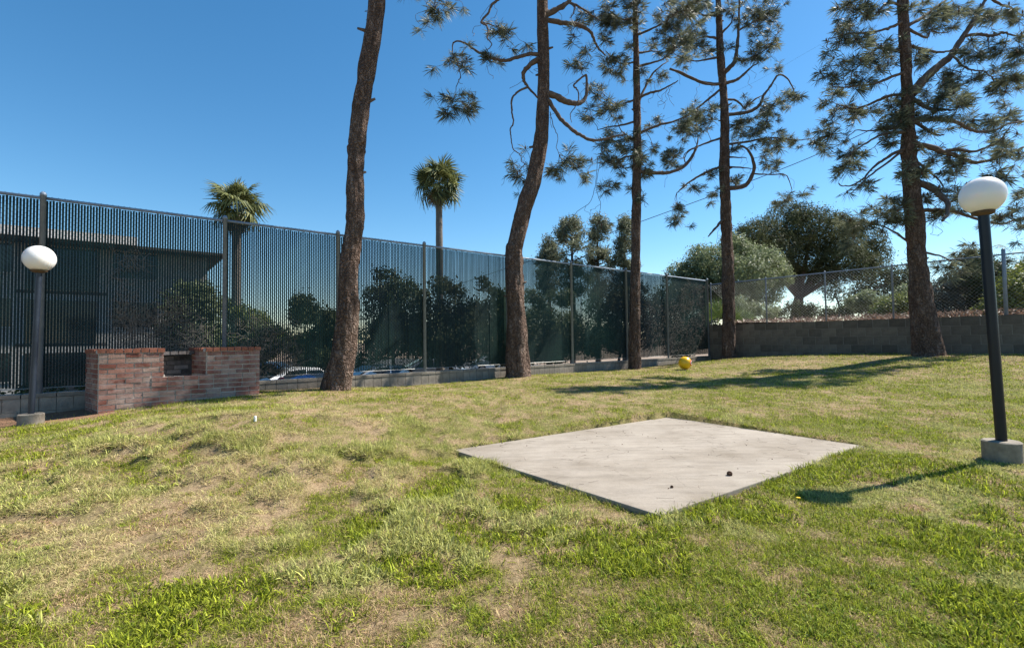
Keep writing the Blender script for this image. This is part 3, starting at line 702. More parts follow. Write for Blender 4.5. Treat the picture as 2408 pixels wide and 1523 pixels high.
g = Geo()
for k in range(150):
    a_, b_ = random.random(), random.random(); P0 = PAD[0].lerp(PAD[1], a_).lerp(PAD[3].lerp(PAD[2], a_), b_ ** .8)
    q = random.gauss(.5, .9); L_ = random.uniform(.04, .14); d_ = Vector((math.cos(q), math.sin(q), 0)); z_ = PADZ + .003; mid_ = P0 + d_ * L_ * .5 + Vector((-d_.y, d_.x, 0)) * random.uniform(-.012, .012)
    g.tube([(P0.x, P0.y, z_), (mid_.x, mid_.y, z_), (P0.x + d_.x * L_, P0.y + d_.y * L_, z_)], .0007, 3)
for k in range(30):
    a_, b_ = random.random(), random.random(); P0 = PAD[0].lerp(PAD[1], a_).lerp(PAD[3].lerp(PAD[2], a_), b_)
    g.box((P0.x, P0.y, PADZ + .003), (random.uniform(.004, .010),) * 2 + (.006,), random.random() * 3, .002)
put('needle_litter', mesh_data('needle_litter', g, M['cone']), label='fallen dry pine needles and crumbs scattered over the concrete pad', cat='litter', kind='stuff')
def cone_mesh():
    g = Geo(); random.seed(4)
    g.lathe((0, 0, 0), [(0.004, -0.03), (0.014, -0.022), (0.018, 0), (0.010, 0.022), (0.002, 0.032)], 10)
    for i in range(60):
        t = i / 60; z = -0.028 + 0.055 * t; r = 0.020 * math.sin(math.pi * (0.15 + 0.8 * t)) + .004; q = i * 2.4
        g.box((math.cos(q) * r, math.sin(q) * r, z), (0.014, 0.011, 0.004), q, 0.001)
    return mesh_data('pine_cone', g, M['cone'])
cmh = cone_mesh()
def bit(u, v, s, label):
    p = on_level(u, v, PADZ); o = put('pine_cone', cmh, None, (p.x, p.y, PADZ + 0.018 * s), 0.5, label=label, cat='pine cone', group='pine cones dropped on the pad'); o.scale = (s, s, s); o.rotation_euler = (1.5, 0.2, random.random() * 3)
bit(1716, 1117, 0.8, 'open brown pine cone on the concrete pad, larger of the two'); bit(1580, 1146, 0.42, 'small dark cone fragment on the concrete pad near its front corner')
def ground_hit(u, v):
    z = -1.2
    for _ in range(12):
        p = on_level(u, v, z); z = z1(p.x, p.y)
    return p.x, p.y, z
x, y, z = ground_hit(600, 993); g = Geo(); g.lathe((x, y, z), [(0.014, 0), (0.016, 0.05), (0.012, 0.06), (0.010, 0.062)], 10)
part('cap_tube', g, M['white'], thing('marker_stub', (x, y, z), 'small white plastic stub poking out of the dry grass in front of the barbecue', 'marker'))
for i, (u, v, lb) in enumerate(((1878, 1180, 'yellow dandelion between the pad and the lamp shadow'), (1490, 948, 'yellow dandelion in the sunlit grass behind the pad'), (2085, 1008, 'yellow dandelion just beyond the right corner of the pad'))):
    x, y, z = ground_hit(u, v); g = Geo(); h = 0.035
    f = thing('dandelion', (x, y, z), lb, 'flower', 'dandelions in the lawn')
    g.tube([(x, y, z), (x, y, z + h)], 0.0015, 4); part('stem', g, M['grass'], f)
    g = Geo()
    for k in range(26):
        q = k * 2.4; r = 0.010 * math.sqrt(k / 26) + .004; g.box((x + math.cos(q) * r * .8, y + math.sin(q) * r * .8, z + h + 0.003 * (1 - k / 26)), (r, 0.004, 0.002), q)
    part('petals', g, M['flower'], f)
def rag(u0, u1, v, mat, label, cat, h, b=-0.16):
    um = (u0 + u1) / 2; q = (um - CU) / FPX; s = (CX - CY * q - 0) / (-(DA[0] - DA[1] * q)); P = AB(s, b)
    W = abs(u1 - u0) / FPX * P.y * 0.8; n = 10; g = Geo(); V = []
    for i in range(n + 1):
        for j in range(n + 1):
            a = s + (i / n - .5) * W; bb = b - 0.30 * j / n
            e = math.sin(math.pi * i / n) * math.sin(math.pi * min(j / n + .05, 1))
            p = AB(a, bb); V.append((p.x, p.y, -0.76 + h * e * (0.5 + float(vnoise(i * 1.3, j * 1.3, int(u0)))) + 0.006))
    g.add(V, [(i * (n + 1) + j, i * (n + 1) + j + 1, (i + 1) * (n + 1) + j + 1, (i + 1) * (n + 1) + j) for i in range(n) for j in range(n)])
    me = mesh_data(label[:8], g, mat); o = put(cat.replace(' ', '_'), me, label=label, cat=cat); return o
rag(614, 650, 893, M['white'], 'crumpled white paper sheet under the fence just right of the barbecue', 'paper', 0.05)
rag(660, 682, 891, M['redcloth'], 'small red rag lying under the slatted fence beside a blue tarp', 'rag', 0.06)
rag(684, 768, 889, M['bluecloth'], 'blue and white tarp bunched under the fence left of the leaning pine', 'tarp', 0.07)
rag(864, 905, 881, M['white'], 'thin white plastic bag caught under the fence right of the leaning pine', 'plastic bag', 0.05)
rag(952, 975, 872, M['white'], 'white and pink scrap lying at the foot of a fence post', 'scrap', 0.10)

# ------------------------------------------------------------------ foreground pines
def smooth_path(P, n):
    P = [Vector(p) for p in P]; out = []
    for i in range(len(P) - 1):
        p0 = P[max(i - 1, 0)]; p1 = P[i]; p2 = P[i + 1]; p3 = P[min(i + 2, len(P) - 1)]
        for k in range(n):
            t = k / n
            out.append(0.5 * ((2 * p1) + (p2 - p0) * t + (2 * p0 - 5 * p1 + 4 * p2 - p3) * t * t + (3 * p1 - p0 - 3 * p2 + p3) * t ** 3))
    out.append(P[-1]); return out
def needle_arrays(tufts, nn=80, L=(0.16, 0.34), wdt=0.0034):
    Vs = []; Cs = []
    for (p, d) in tufts:
        n = int(nn * RNG.uniform(.35, 1.15)); ks = RNG.uniform(.65, 1.2); rnd = RNG.normal(0, 1, (n, 3)); rnd /= np.linalg.norm(rnd, axis=1)[:, None]
        dv = rnd + np.array(d) * 0.75 + np.array((0, 0, -0.22)); dv /= np.linalg.norm(dv, axis=1)[:, None]
        l = RNG.uniform(L[0], L[1], n)[:, None] * ks
        st_ = np.array(p) - np.array(d) * RNG.uniform(0, 0.14, n)[:, None]
        s = np.cross(dv, RNG.normal(0, 1, (n, 3))); s /= np.linalg.norm(s, axis=1)[:, None]; s *= wdt / 2
        mid = st_ + dv * l * .6; tip = mid + (dv + np.array((0, 0, -0.30))) * l * .4
        V = np.stack([st_ - s, st_ + s, mid + s * .8, tip], 1); Vs.append(V.reshape(-1, 3))
        base = RNG.uniform(0, 0.6); Cs.append(np.repeat(np.clip(base + RNG.normal(0.12, .2, n), 0, 1), 4))
    V = np.concatenate(Vs); k = len(V) // 4; q = (np.arange(k) * 4)[:, None]
    T = np.concatenate([q + [0, 1, 2], q + [0, 2, 3]]); C = np.concatenate(Cs)
    return V, T, np.repeat(C[:, None], 3, 1)
def pine(name, label, Y0, trunk, branches, clusters, extra_top=2.0, flare=1.35, spread=0.9, hidden=None):
    pts = []; rad = []
    for (v, l, r) in trunk:
        p = at((l + r) / 2, v, Y0); pts.append(p); rad.append((r - l) / 2 / FPX * Y0)
    base = pts[0].copy(); base.z = z1(base.x, base.y)
    # continue above the frame
    d = (pts[-1] - pts[-3]).normalized(); d = (d + Vector((0, 0, 1))).normalized()
    for k in range(1, 4): pts.append(pts[-1] + d * extra_top / 3); rad.append(rad[-1] * 0.82)
    below = pts[0] - Vector((0, 0, 0.25)); pts = [below] + pts; rad = [rad[0] * 1.25] + rad
    root = thing('pine_tree', base, label, 'pine tree', 'pines along the edge of the lawn')
    # trunk with ridged bark relief
    n = 9; P = smooth_path(pts, n); R = []
    for i in range(len(pts) - 1):
        for k in range(n): R.append(rad[i] + (rad[i + 1] - rad[i]) * k / n)
    R.append(rad[-1])
    # resample evenly, about 5 cm apart
    PP = []; RR = []
    for i in range(len(P) - 1):
        L = (P[i + 1] - P[i]).length; m = max(1, int(L / 0.055))
        for k in range(m): PP.append(P[i].lerp(P[i + 1], k / m)); RR.append(R[i] + (R[i + 1] - R[i]) * k / m)
    PP.append(P[-1]); RR.append(R[-1]); NS_ = 44
    PA = np.array([tuple(p) for p in PP]); RA = np.array(RR); th = np.linspace(0, 2 * np.pi, NS_, endpoint=False)
    hh = np.arange(len(PP)) * 0.055; TH, HH = np.meshgrid(th, hh)
    seed = int(Y0 * 10)
    cxn = np.cos(TH) * 2.2 + 10; syn = np.sin(TH) * 2.2 + 10
    # plates: vertical furrows wander with height
    r1 = np.abs(vnoise(TH / (2 * np.pi) * 13 + 1.3 * vnoise(HH * 2.2, TH * 1.0, seed + 5), HH * 2.6, seed) - 0.5) * 2
    r1 = np.where(np.abs(TH) < 0.02, 0.5, r1); r2 = fbm(cxn * 4, syn * 4 + HH * 5, seed + 2, 3)
    lump = fbm(cxn * 1.2 + HH * 0.6, syn * 1.2 - HH * 0.9, seed + 9, 2)
    wd_ = (TH > np.pi * 1.9); blend = np.where(wd_, (TH - np.pi * 1.9) / (np.pi * 0.1), 0); r1 = r1 * (1 - blend) + 0.5 * blend
    base_fl = np.exp(-np.maximum(HH - 0.25, 0) / 0.30) * (flare - 1) * (0.6 + 0.8 * np.abs(np.sin(TH * 2.5 + seed)))
    RRm = RA[:, None] * (0.95 + base_fl + (lump - .5) * 0.13) + (r1 - 0.45) * 0.045 * np.clip(RA[:, None] / 0.2, .5, 1.2) + (r2 - .5) * 0.035
    # frames
    V = np.zeros((len(PP), NS_, 3))
    tn = np.gradient(PA, axis=0); tn /= np.linalg.norm(tn, axis=1)[:, None]
    ex = np.array((1., 0, 0)); a = ex - tn * (tn @ ex)[:, None]; a /= np.linalg.norm(a, axis=1)[:, None]; b = np.cross(tn, a)
    V = PA[:, None, :] + (a[:, None, :] * np.cos(TH)[..., None] + b[:, None, :] * np.sin(TH)[..., None]) * RRm[..., None]
    ids = np.arange(len(PP) * NS_).reshape(len(PP), NS_); nx = np.roll(ids, -1, 1)
    q0 = ids[:-1].ravel(); q1 = nx[:-1].ravel(); q2 = nx[1:].ravel(); q3 = ids[1:].ravel()
    Tt = np.concatenate([np.c_[q0, q1, q2], np.c_[q0, q2, q3]])
    me = mesh_tris('trunk', V.reshape(-1, 3) - np.array(base), Tt, M['bark'], None, True); put('trunk', me, root)
    # branches
    bpts = []
    for bi, (B, r0) in enumerate(branches):
        dz = random.uniform(-spread, spread) * min(1, len(B) / 5); m = len(B)
        path = []
        for i, (u, v) in enumerate(B):
            t = i / (m - 1); path.append(at(u, v, Y0 - 0.02 + dz * t))
        sp = smooth_path(path, 5)
        for i in range(1, len(sp) - 1):
            sp[i] = sp[i] + Vector([random.gauss(0, 0.006) for _ in range(3)])
        rr = [max(r0 * (1 - 0.72 * i / (len(sp) - 1)) * random.uniform(.9, 1.12), 0.008) for i in range(len(sp))]
        g = Geo(); g.tube(sp, rr, 8); part('branch', g, M['branch'], root, True)
        bpts += [(p, r) for p, r in zip(sp, rr)]
    trunkpts = [(p, r) for p, r in zip(PP[::6], RR[::6])]
    tufts = []; tw = Geo(); cones = []
    allp = bpts + trunkpts
    arr = np.array([tuple(p) for p, _ in allp])
    # screen position of candidates
    def scr(p):
        pv = Vector(p); w_ = pv.dot(F_); return (CU + FPX * pv.dot(RC) / w_, CV - FPX * pv.dot(UC) / w_)
    sarr = np.array([scr(p) for p in arr])
    for (u, v, r) in clusters:
        dd = np.hypot(sarr[:, 0] - u, sarr[:, 1] - v) + (np.arange(len(arr)) >= len(bpts)) * 12
        j = int(np.argmin(dd)); Yc = arr[j][1] + random.uniform(-.3, .3)
        Rm = r / FPX * Y0; nt_ = max(1, round(1.2 + 3.3 * (Rm / .25) ** 1.8)); cc = at(u, v, Yc)
        anchor = Vector(arr[j])
        hub = anchor.lerp(cc, 0.65) if (anchor - cc).length > 0.25 else cc
        if (anchor - cc).length > 0.12:
            mid = anchor.lerp(hub, .5) + Vector((random.uniform(-.12, .12), random.uniform(-.12, .12), random.uniform(-.18, .05))) * min(1.0, (anchor - cc).length)
            tw.tube(smooth_path([anchor, mid, hub], 4), [0.013, .012, .011, .010, .010, .009, .009, .008, .008], 5)
        for k in range(nt_):
            o = Vector((random.gauss(0, 1), random.gauss(0, 1), random.gauss(0, .85))); o = o.normalized() * Rm * random.random() ** .5 * 1.08
            p = cc + o
            dirv = (p - hub + Vector((0, 0, .06)) + Vector([random.gauss(0, .07) for _ in range(3)]))
            dirv = dirv.normalized() if dirv.length > .01 else Vector((0, 0, 1))
            dirv = (dirv + Vector((0, 0, 0.15))).normalized()
            tufts.append((tuple(p), tuple(dirv)))
            mid = hub.lerp(p, .5) + Vector((0, 0, -0.05)) + Vector([random.gauss(0, .03) for _ in range(3)])
            tw.tube(smooth_path([hub, mid, p], 3), [.007, .0068, .0065, .006, .006, .0055, .005], 4)
            if random.random() < .5: cones.append(p)
    # stray curled side twigs that end in small sprays
    for (u, v, rr_) in clusters:
        j = int(np.argmin(np.hypot(sarr[:, 0] - u, sarr[:, 1] - v))); c0 = at(u, v, float(arr[j][1]))
        for k in range(2):
            q = c0 + Vector([random.gauss(0, .12) for _ in range(3)]); path = [q.copy()]; d_ = Vector((random.gauss(0, 1), random.gauss(0, .6), random.gauss(-.1, .8))).normalized()
            for s_ in range(5):
                d_ = (d_ + Vector((random.gauss(0, .5), random.gauss(0, .4), random.gauss(.05, .45)))).normalized(); q = q + d_ * random.uniform(.07, .14); path.append(q.copy())
            tw.tube(smooth_path(path, 2), 0.005, 4); tufts.append((tuple(q), tuple(d_)))
            if random.random() < .6: cones.append(q.copy())
    # hanging bare twigs
    for k in range(int(len(branches) * 1.3)):
        p, r = random.choice(bpts); q = Vector(p); path = [q.copy()]
        for s in range(random.randint(4, 8)):
            q = q + Vector((random.gauss(0, .09), random.gauss(0, .06), random.uniform(-.16, -.03))); path.append(q.copy())
        tw.tube(smooth_path(path, 2), 0.0055, 4)
    part('twigs', tw, M['branch'], root, True, kind='stuff')
    if hidden: tufts += hidden
    V, Tn, Cn = needle_arrays(tufts)
    me = mesh_tris('needles', V - np.array(base), Tn, M['needle'], Cn); put('needles', me, root, kind='stuff')
    cg = Geo()
    for p in cones:
        cg.lathe(tuple(p + Vector((0, 0, 0.0))), [(0.008, -0.02), (0.022, 0.0), (0.024, 0.03), (0.006, 0.085)], 7)
    if cones: part('cones', cg, M['cone'], root, kind='stuff')
    stub_i = [i for i in range(len(PP)) if PP[i].z > base.z + 1.2 and PP[i].z < PP[-1].z - .5]
    for k in range(9):
        i = random.choice(stub_i); q = random.uniform(0, 6.28); d_ = Vector((math.cos(q), math.sin(q), random.uniform(-.1, .5))).normalized(); L_ = RR[i] + random.uniform(.02, .14)
        g = Geo(); g.tube([PP[i] + d_ * RR[i] * .6, PP[i] + d_ * (RR[i] + .01), PP[i] + d_ * L_], [.045, .034, .022], 7); part('stub', g, M['branch'], root, True)
    return root
C6 = lambda pts: [(940.7 + .3603 * x, .3603 * y) for x, y in pts]
C7 = lambda pts: [(1567.8 + .36034 * x, .36034 * y) for x, y in pts]
C5 = lambda pts: [(1646.1 + .36025 * x, 391.9 + .36025 * y) for x, y in pts]
K6 = lambda L: [(940.7 + .3603 * x, .3603 * y, .3603 * r) for x, y, r in L]
K7 = lambda L: [(1567.8 + .36034 * x, .36034 * y, .36034 * r) for x, y, r in L]
K5 = lambda L: [(1646.1 + .36025 * x, 391.9 + .36025 * y, .36025 * r) for x, y, r in L]

T1 = [(917, 754, 824), (837, 777, 835), (725, 793, 845), (635, 796, 843), (544, 810, 855), (503, 814, 859), (416, 815, 857), (363, 816, 859), (334, 818, 862), (260, 827, 870), (200, 837, 878), (100, 852, 894), (0, 868, 907)]
pine('p1', 'nearest pine, bare leaning trunk standing between the barbecue and the far fence posts', 9.6, T1, [([(885, 20), (905, -30), (960, -70), (1010, -60)], .04), ([(880, 0), (840, -60), (760, -110)], .05)], [(950, -75, 30), (1010, -50, 30), (800, -120, 30)], 2.6, 1.12)

T2 = [(882, 1190, 1246), (808, 1190, 1241), (725, 1190, 1235), (602, 1187, 1229), (569, 1192, 1233), (491, 1212, 1251), (437, 1230, 1270), (367, 1247, 1284), (313, 1257, 1290), (234, 1261, 1292), (144, 1264, 1292), (70, 1262, 1290), (0, 1261, 1288)]
B2 = [(C6([(905, 355), (840, 355), (750, 380), (690, 395), (600, 380), (540, 355), (480, 320), (430, 285), (375, 270), (345, 290), (340, 350)]), .055),
 (C6([(340, 350), (365, 380), (385, 450), (395, 500), (370, 560), (360, 620), (350, 660), (400, 665)]), .016),
 (C6([(910, 380), (840, 435), (805, 480), (810, 530), (845, 580), (900, 640)]), .075),
 (C6([(830, 570), (770, 600), (730, 650), (730, 720), (740, 800), (720, 840), (725, 900), (740, 975), (785, 1010), (795, 1055), (830, 1080)]), .030),
 (C6([(940, 100), (1020, 65), (1080, 30), (1110, 0), (1140, -60)]), .095),
 (C6([(950, 128), (1050, 150), (1130, 155), (1200, 180), (1250, 215), (1270, 270), (1300, 320), (1340, 360)]), .07),
 (C6([(940, 600), (1020, 630), (1090, 665), (1150, 675), (1190, 665), (1215, 620), (1220, 550), (1215, 490)]), .10),
 (C6([(1215, 490), (1180, 510), (1135, 560), (1160, 590), (1165, 650), (1140, 700), (1110, 750), (1120, 800)]), .028),
 (C6([(960, 640), (1010, 720), (1060, 790), (1130, 850), (1200, 895), (1260, 915), (1330, 910), (1400, 890), (1460, 880)]), .065),
 (C6([(1110, 20), (1180, 50), (1250, 100), (1310, 135)]), .035), (C6([(1110, 20), (1140, 50), (1130, 90), (1110, 120)]), .03),
 (C6([(700, -70), (640, 0), (600, 30), (580, 80), (530, 145), (560, 165), (575, 200), (570, 250), (600, 290), (570, 325)]), .038),
 (C6([(530, 145), (620, 170), (690, 210)]), .02), (C6([(980, 730), (1000, 820), (1030, 890), (1020, 960), (1040, 1010)]), .012), (C6([(210, -60), (230, 0), (210, 60)]), .02)]
K2 = K6([(210, 80, 60), (235, 30, 60), (330, 45, 32), (640, 200, 62), (700, 240, 50), (600, 375, 55), (330, 370, 55), (430, 395, 50), (300, 630, 45), (295, 710, 55), (440, 700, 68), (760, 1130, 66), (1010, 1110, 66), (1110, 1040, 80), (1170, 1110, 66), (1180, 150, 45), (1170, 430, 62), (1210, 330, 36), (840, 1100, 40)])
# foliage above the frame whose shade falls on the barbecue
hid = []; LIT = [(Vector((-5.75, 7.7, -0.5)), 0.75), (Vector((-5.4, 9.3, 0.4)), 0.45), (Vector((-3.0, 11.2, -0.3)), 0.5)]
def canopy(c, rad, n):
    out = []; c = Vector(c)
    while len(out) < n:
        o = Vector((random.gauss(0, .5), random.gauss(0, .5), random.gauss(0, .5)))
        if o.length > 1: continue
        p = c + Vector((o.x * rad[0], o.y * rad[1], o.z * rad[2])); ok = True
        for q, rr in LIT:
            d = p - q; ok &= (d - SUN * d.dot(SUN)).length > rr
        if ok: out.append((tuple(p), (random.gauss(0, .5), random.gauss(0, .5), .35)))
    return out
hid = canopy((1.6, 11.7, 10.9), (3.3, 1.7, 1.6), 380)
for k in range(60):
    s = random.uniform(12.2, 14.0); pb = Vector((-4.75 + random.gauss(0, .38), 8.4 + random.gauss(0, .3), -0.6 + random.gauss(0, .22)))
    hid.append((tuple(pb + SUN * s), (random.gauss(0, .5), random.gauss(0, .5), .3)))
hid3 = canopy((5.0, 14.4, 12.0), (2.3, 1.5, 1.4), 200)
hb_ = ([(1276, -30), (1330, -90), (1400, -190), (1480, -260), (1600, -330)], .09)
hb2 = ([(1278, -60), (1240, -160), (1180, -240), (1100, -300)], .08)
pine('p2', 'S-curved pine with thick twisted side branches, right of the nearest bare trunk', 13.0, T2, B2 + [hb_, hb2], K2, 3.0, 1.3, hidden=hid)

T3 = [(867, 1477, 1506), (752, 1480, 1506), (608, 1483, 1506), (500, 1485, 1508), (432, 1486, 1508), (306, 1489, 1508), (180, 1489, 1505), (72, 1488, 1501), (0, 1487, 1499)]
B3 = [(C6([(1545, 650), (1620, 610), (1700, 590), (1760, 560), (1815, 525)]), .05), (C6([(1560, 660), (1600, 570), (1650, 480), (1720, 420), (1750, 400)]), .045), (C6([(1545, 350), (1640, 335), (1700, 340)]), .04),
 (C6([(1545, 435), (1650, 410), (1720, 385), (1780, 340)]), .045), (C6([(1560, 870), (1680, 820), (1780, 795), (1870, 760), (1940, 730)]), .05), (C6([(1560, 1120), (1680, 1130), (1760, 1125), (1840, 1095), (1890, 1050), (1930, 980), (1945, 900)]), .075),
 (C6([(1860, 1060), (1855, 1010), (1900, 970), (1930, 965)]), .02), (C6([(1540, 650), (1480, 670), (1430, 690)]), .04), (C6([(1545, 790), (1440, 820), (1360, 830), (1290, 850)]), .04), (C6([(1545, 230), (1640, 190), (1720, 150), (1800, 90)]), .045),
 (C6([(1540, 930), (1490, 890), (1440, 850), (1420, 790)]), .035), (C6([(1535, 110), (1460, 130), (1390, 90), (1330, 40)]), .04), (C6([(1535, 400), (1460, 420), (1390, 380), (1340, 330)]), .035), (C6([(1760, 450), (1850, 480), (1958, 530), (2060, 560)]), .04),
 (C6([(1540, 1010), (1460, 1030), (1390, 1070), (1320, 1040)]), .035), (C6([(1290, 1030), (1280, 1150), (1270, 1230), (1240, 1320), (1170, 1370), (1120, 1420)]), .009), (C6([(1310, 1050), (1290, 1150), (1285, 1250), (1310, 1330), (1300, 1390)]), .009), (C6([(1545, 1230), (1580, 1240), (1590, 1290)]), .015)]
K3 = K6([(1340, 60, 95), (1400, 150, 85), (1320, 150, 70), (1340, 380, 60), (1380, 450, 80), (1440, 480, 50), (1290, 590, 60), (1340, 700, 90), (1240, 760, 60), (1410, 720, 70), (1400, 900, 80), (1530, 150, 60), (1560, 40, 80), (1490, 40, 60), (1490, 960, 80), (1540, 900, 66), (1450, 1080, 90), (1560, 1100, 80), (1550, 1000, 60), (1350, 1210, 55), (1300, 1470, 60), (1590, 1290, 28), (1330, 950, 60), (1380, 1030, 60),
 (1850, 60, 110), (1780, 180, 80), (1740, 60, 70), (1880, 240, 80), (1800, 300, 70), (1860, 370, 55), (1900, 800, 80), (1850, 840, 50), (1940, 700, 50), (1690, 240, 45), (1640, 290, 35), (1700, 500, 45), (1680, 770, 22), (1770, 1030, 45), (1660, 960, 35), (1230, 80, 50), (1500, 300, 40), (1590, 460, 30)])
pine('p3', 'slender straight pine whose foliage wraps its trunk, third pine from the left', 16.0, T3, B3, K3, 2.5, 1.15, hidden=hid3)

T4 = [(842, 1697, 1730), (716, 1699, 1728), (540, 1696, 1721), (396, 1692, 1716), (288, 1694, 1715), (216, 1692, 1710), (144, 1686, 1704), (72, 1684, 1699), (36, 1683, 1697), (0, 1683, 1695)]
B4 = [(C7(p), r) for p, r in (([(360, 548), (260, 545), (170, 515), (90, 480), (30, 450)], .07), ([(370, 545), (450, 525), (510, 480), (550, 440), (600, 410)], .07), ([(375, 475), (440, 410), (455, 340), (465, 250), (470, 150), (475, 0), (480, -60)], .09),
 ([(385, 748), (480, 740), (560, 720), (610, 680), (635, 620), (680, 560), (730, 490), (790, 515), (830, 590)], .075), ([(385, 652), (450, 655), (500, 700), (520, 720)], .05), ([(365, 570), (270, 650), (180, 720), (90, 775), (0, 805)], .05),
 ([(370, 895), (270, 930), (190, 960), (130, 1000), (115, 1050)], .045), ([(200, 950), (170, 1010), (120, 1070), (60, 1110), (0, 1130)], .05), ([(370, 1080), (250, 1130), (160, 1180), (100, 1230), (65, 1260)], .055), ([(390, 1025), (520, 1030)], .045), ([(390, 1088), (500, 1095), (560, 1100)], .04),
 ([(385, 1228), (490, 1220), (540, 1180), (570, 1100), (555, 1020), (520, 970), (480, 950)], .095), ([(570, 1135), (660, 1140), (770, 1140), (800, 1180), (815, 1240), (790, 1280)], .03), ([(375, 1420), (330, 1475), (290, 1520), (270, 1545)], .06), ([(330, 250), (250, 240), (180, 260)], .05), ([(345, 370), (230, 395), (130, 400)], .05),
 ([(355, 220), (420, 150), (440, 60)], .045), ([(385, 940), (500, 930), (600, 910), (720, 900), (850, 915), (960, 900)], .05), ([(520, 690), (590, 640), (640, 620)], .04), ([(440, 380), (500, 400), (560, 370), (640, 330), (720, 250)], .04), ([(470, 200), (560, 150), (640, 110)], .04), ([(330, 100), (240, 100), (150, 60)], .05))]
K4 = K7([(120, 50, 100), (230, 50, 80), (60, 150, 75), (180, 190, 75), (190, 310, 75), (60, 290, 65), (260, 330, 50), (120, 380, 50), (400, 50, 70), (560, 70, 95), (650, 50, 80), (690, 140, 60), (600, 170, 60), (640, 300, 75), (700, 240, 55), (560, 370, 60), (720, 440, 38), (490, 130, 55), (400, 310, 50), (520, 650, 42), (700, 690, 75), (780, 630, 55), (850, 640, 38), (640, 720, 50), (150, 790, 80), (230, 740, 60), (80, 830, 55), (250, 820, 55), (180, 860, 45), (480, 830, 60), (560, 880, 80), (540, 800, 60), (620, 820, 50), (700, 920, 60), (760, 900, 60), (840, 920, 42), (690, 1080, 60), (640, 1010, 40), (440, 1170, 36), (280, 1140, 45), (180, 1230, 42), (40, 1000, 45), (40, 1060, 36), (280, 1270, 26), (60, 1350, 52), (90, 1430, 52), (780, 1300, 52), (720, 1330, 36), (890, 1280, 30), (960, 930, 36), (1000, 960, 36), (500, 400, 35), (430, 960, 40), (300, 700, 40)])
pine('p4', 'pine with many curled branches standing just right of the fence corner', 18.6, T4, B4, K4, 2.2, 1.1)

T5 = [(834, 2150, 2215), (790, 2148, 2206), (734, 2145, 2197), (626, 2139, 2178), (554, 2132, 2172), (504, 2129, 2168), (446, 2127, 2163), (360, 2121, 2153), (270, 2123, 2148), (162, 2119, 2142), (90, 2116, 2139), (36, 2114, 2136), (0, 2112, 2133)]
B5 = [(C7(p), r) for p, r in (([(1550, 140), (1470, 175), (1400, 200), (1300, 215), (1200, 220), (1130, 240), (1060, 250)], .045), ([(1555, 470), (1450, 510), (1360, 545), (1270, 560), (1160, 572), (1085, 568)], .045), ([(1575, 620), (1460, 625), (1380, 655), (1300, 690), (1230, 710), (1170, 700), (1110, 680)], .05),
 ([(1575, 810), (1480, 840), (1380, 850), (1300, 855), (1240, 850), (1190, 885)], .035), ([(1580, 860), (1430, 870), (1350, 905), (1270, 955), (1200, 1000)], .045), ([(1580, 960), (1470, 1010), (1390, 1060), (1330, 1110), (1290, 1160), (1220, 1205), (1150, 1215), (1120, 1195)], .045), ([(1540, 985), (1400, 1090), (1320, 1150), (1260, 1210), (1200, 1265)], .035),
 ([(1560, 175), (1660, 120), (1740, 60), (1800, 20), (1850, -30)], .055), ([(1560, 180), (1640, 225), (1700, 245), (1720, 205), (1770, 215), (1835, 215)], .04), ([(1570, 295), (1680, 325), (1760, 340), (1840, 335), (1900, 310)], .05), ([(1590, 620), (1660, 540), (1720, 480), (1790, 420), (1860, 360), (1900, 290), (1950, 220), (2000, 140), (2040, 70), (2080, 0), (2110, -60)], .13),
 ([(1945, 235), (2050, 225), (2130, 235), (2200, 215), (2270, 235), (2340, 240)], .05), ([(1870, 365), (1930, 430), (2000, 460), (2070, 465), (2120, 500), (2200, 495)], .03), ([(1590, 640), (1680, 690), (1740, 715), (1820, 715), (1880, 720)], .07), ([(1590, 790), (1720, 780), (1820, 785), (1900, 800), (1970, 840), (2050, 860), (2150, 845), (2230, 810), (2330, 790)], .07),
 ([(1600, 780), (1700, 850), (1760, 880), (1810, 880)], .055), ([(1600, 940), (1720, 960), (1800, 990), (1870, 1010), (1940, 1040), (2030, 1060), (2130, 1040), (2230, 1000), (2330, 960)], .085), ([(1820, 985), (1900, 975), (2000, 990), (2080, 965), (2170, 920), (2240, 830)], .05), ([(1620, 1190), (1720, 1220), (1780, 1270), (1830, 1320), (1830, 1390), (1800, 1440)], .11),
 ([(1620, 1375), (1730, 1370), (1850, 1375), (1960, 1405), (2060, 1440), (2180, 1460), (2260, 1440), (2332, 1420), (2380, 1400)], .06), ([(1640, 1060), (1700, 1110), (1760, 1160), (1800, 1210), (1800, 1250)], .035), ([(1550, 330), (1460, 330), (1380, 310), (1350, 260)], .04), ([(1540, 40), (1440, 20), (1340, 110), (1240, 60)], .04), ([(2100, -20), (2180, 30), (2260, 60), (2340, 120)], .04), ([(2120, 500), (2150, 560), (2190, 610)], .02), ([(2180, 1420), (2290, 1370), (2360, 1330)], .03))]
B5.append((C5([(1430, 552), (1560, 580), (1640, 610), (1720, 600)]), .035)); B5.append((C5([(1400, 520), (1260, 420), (1160, 380), (1060, 400)]), .035))
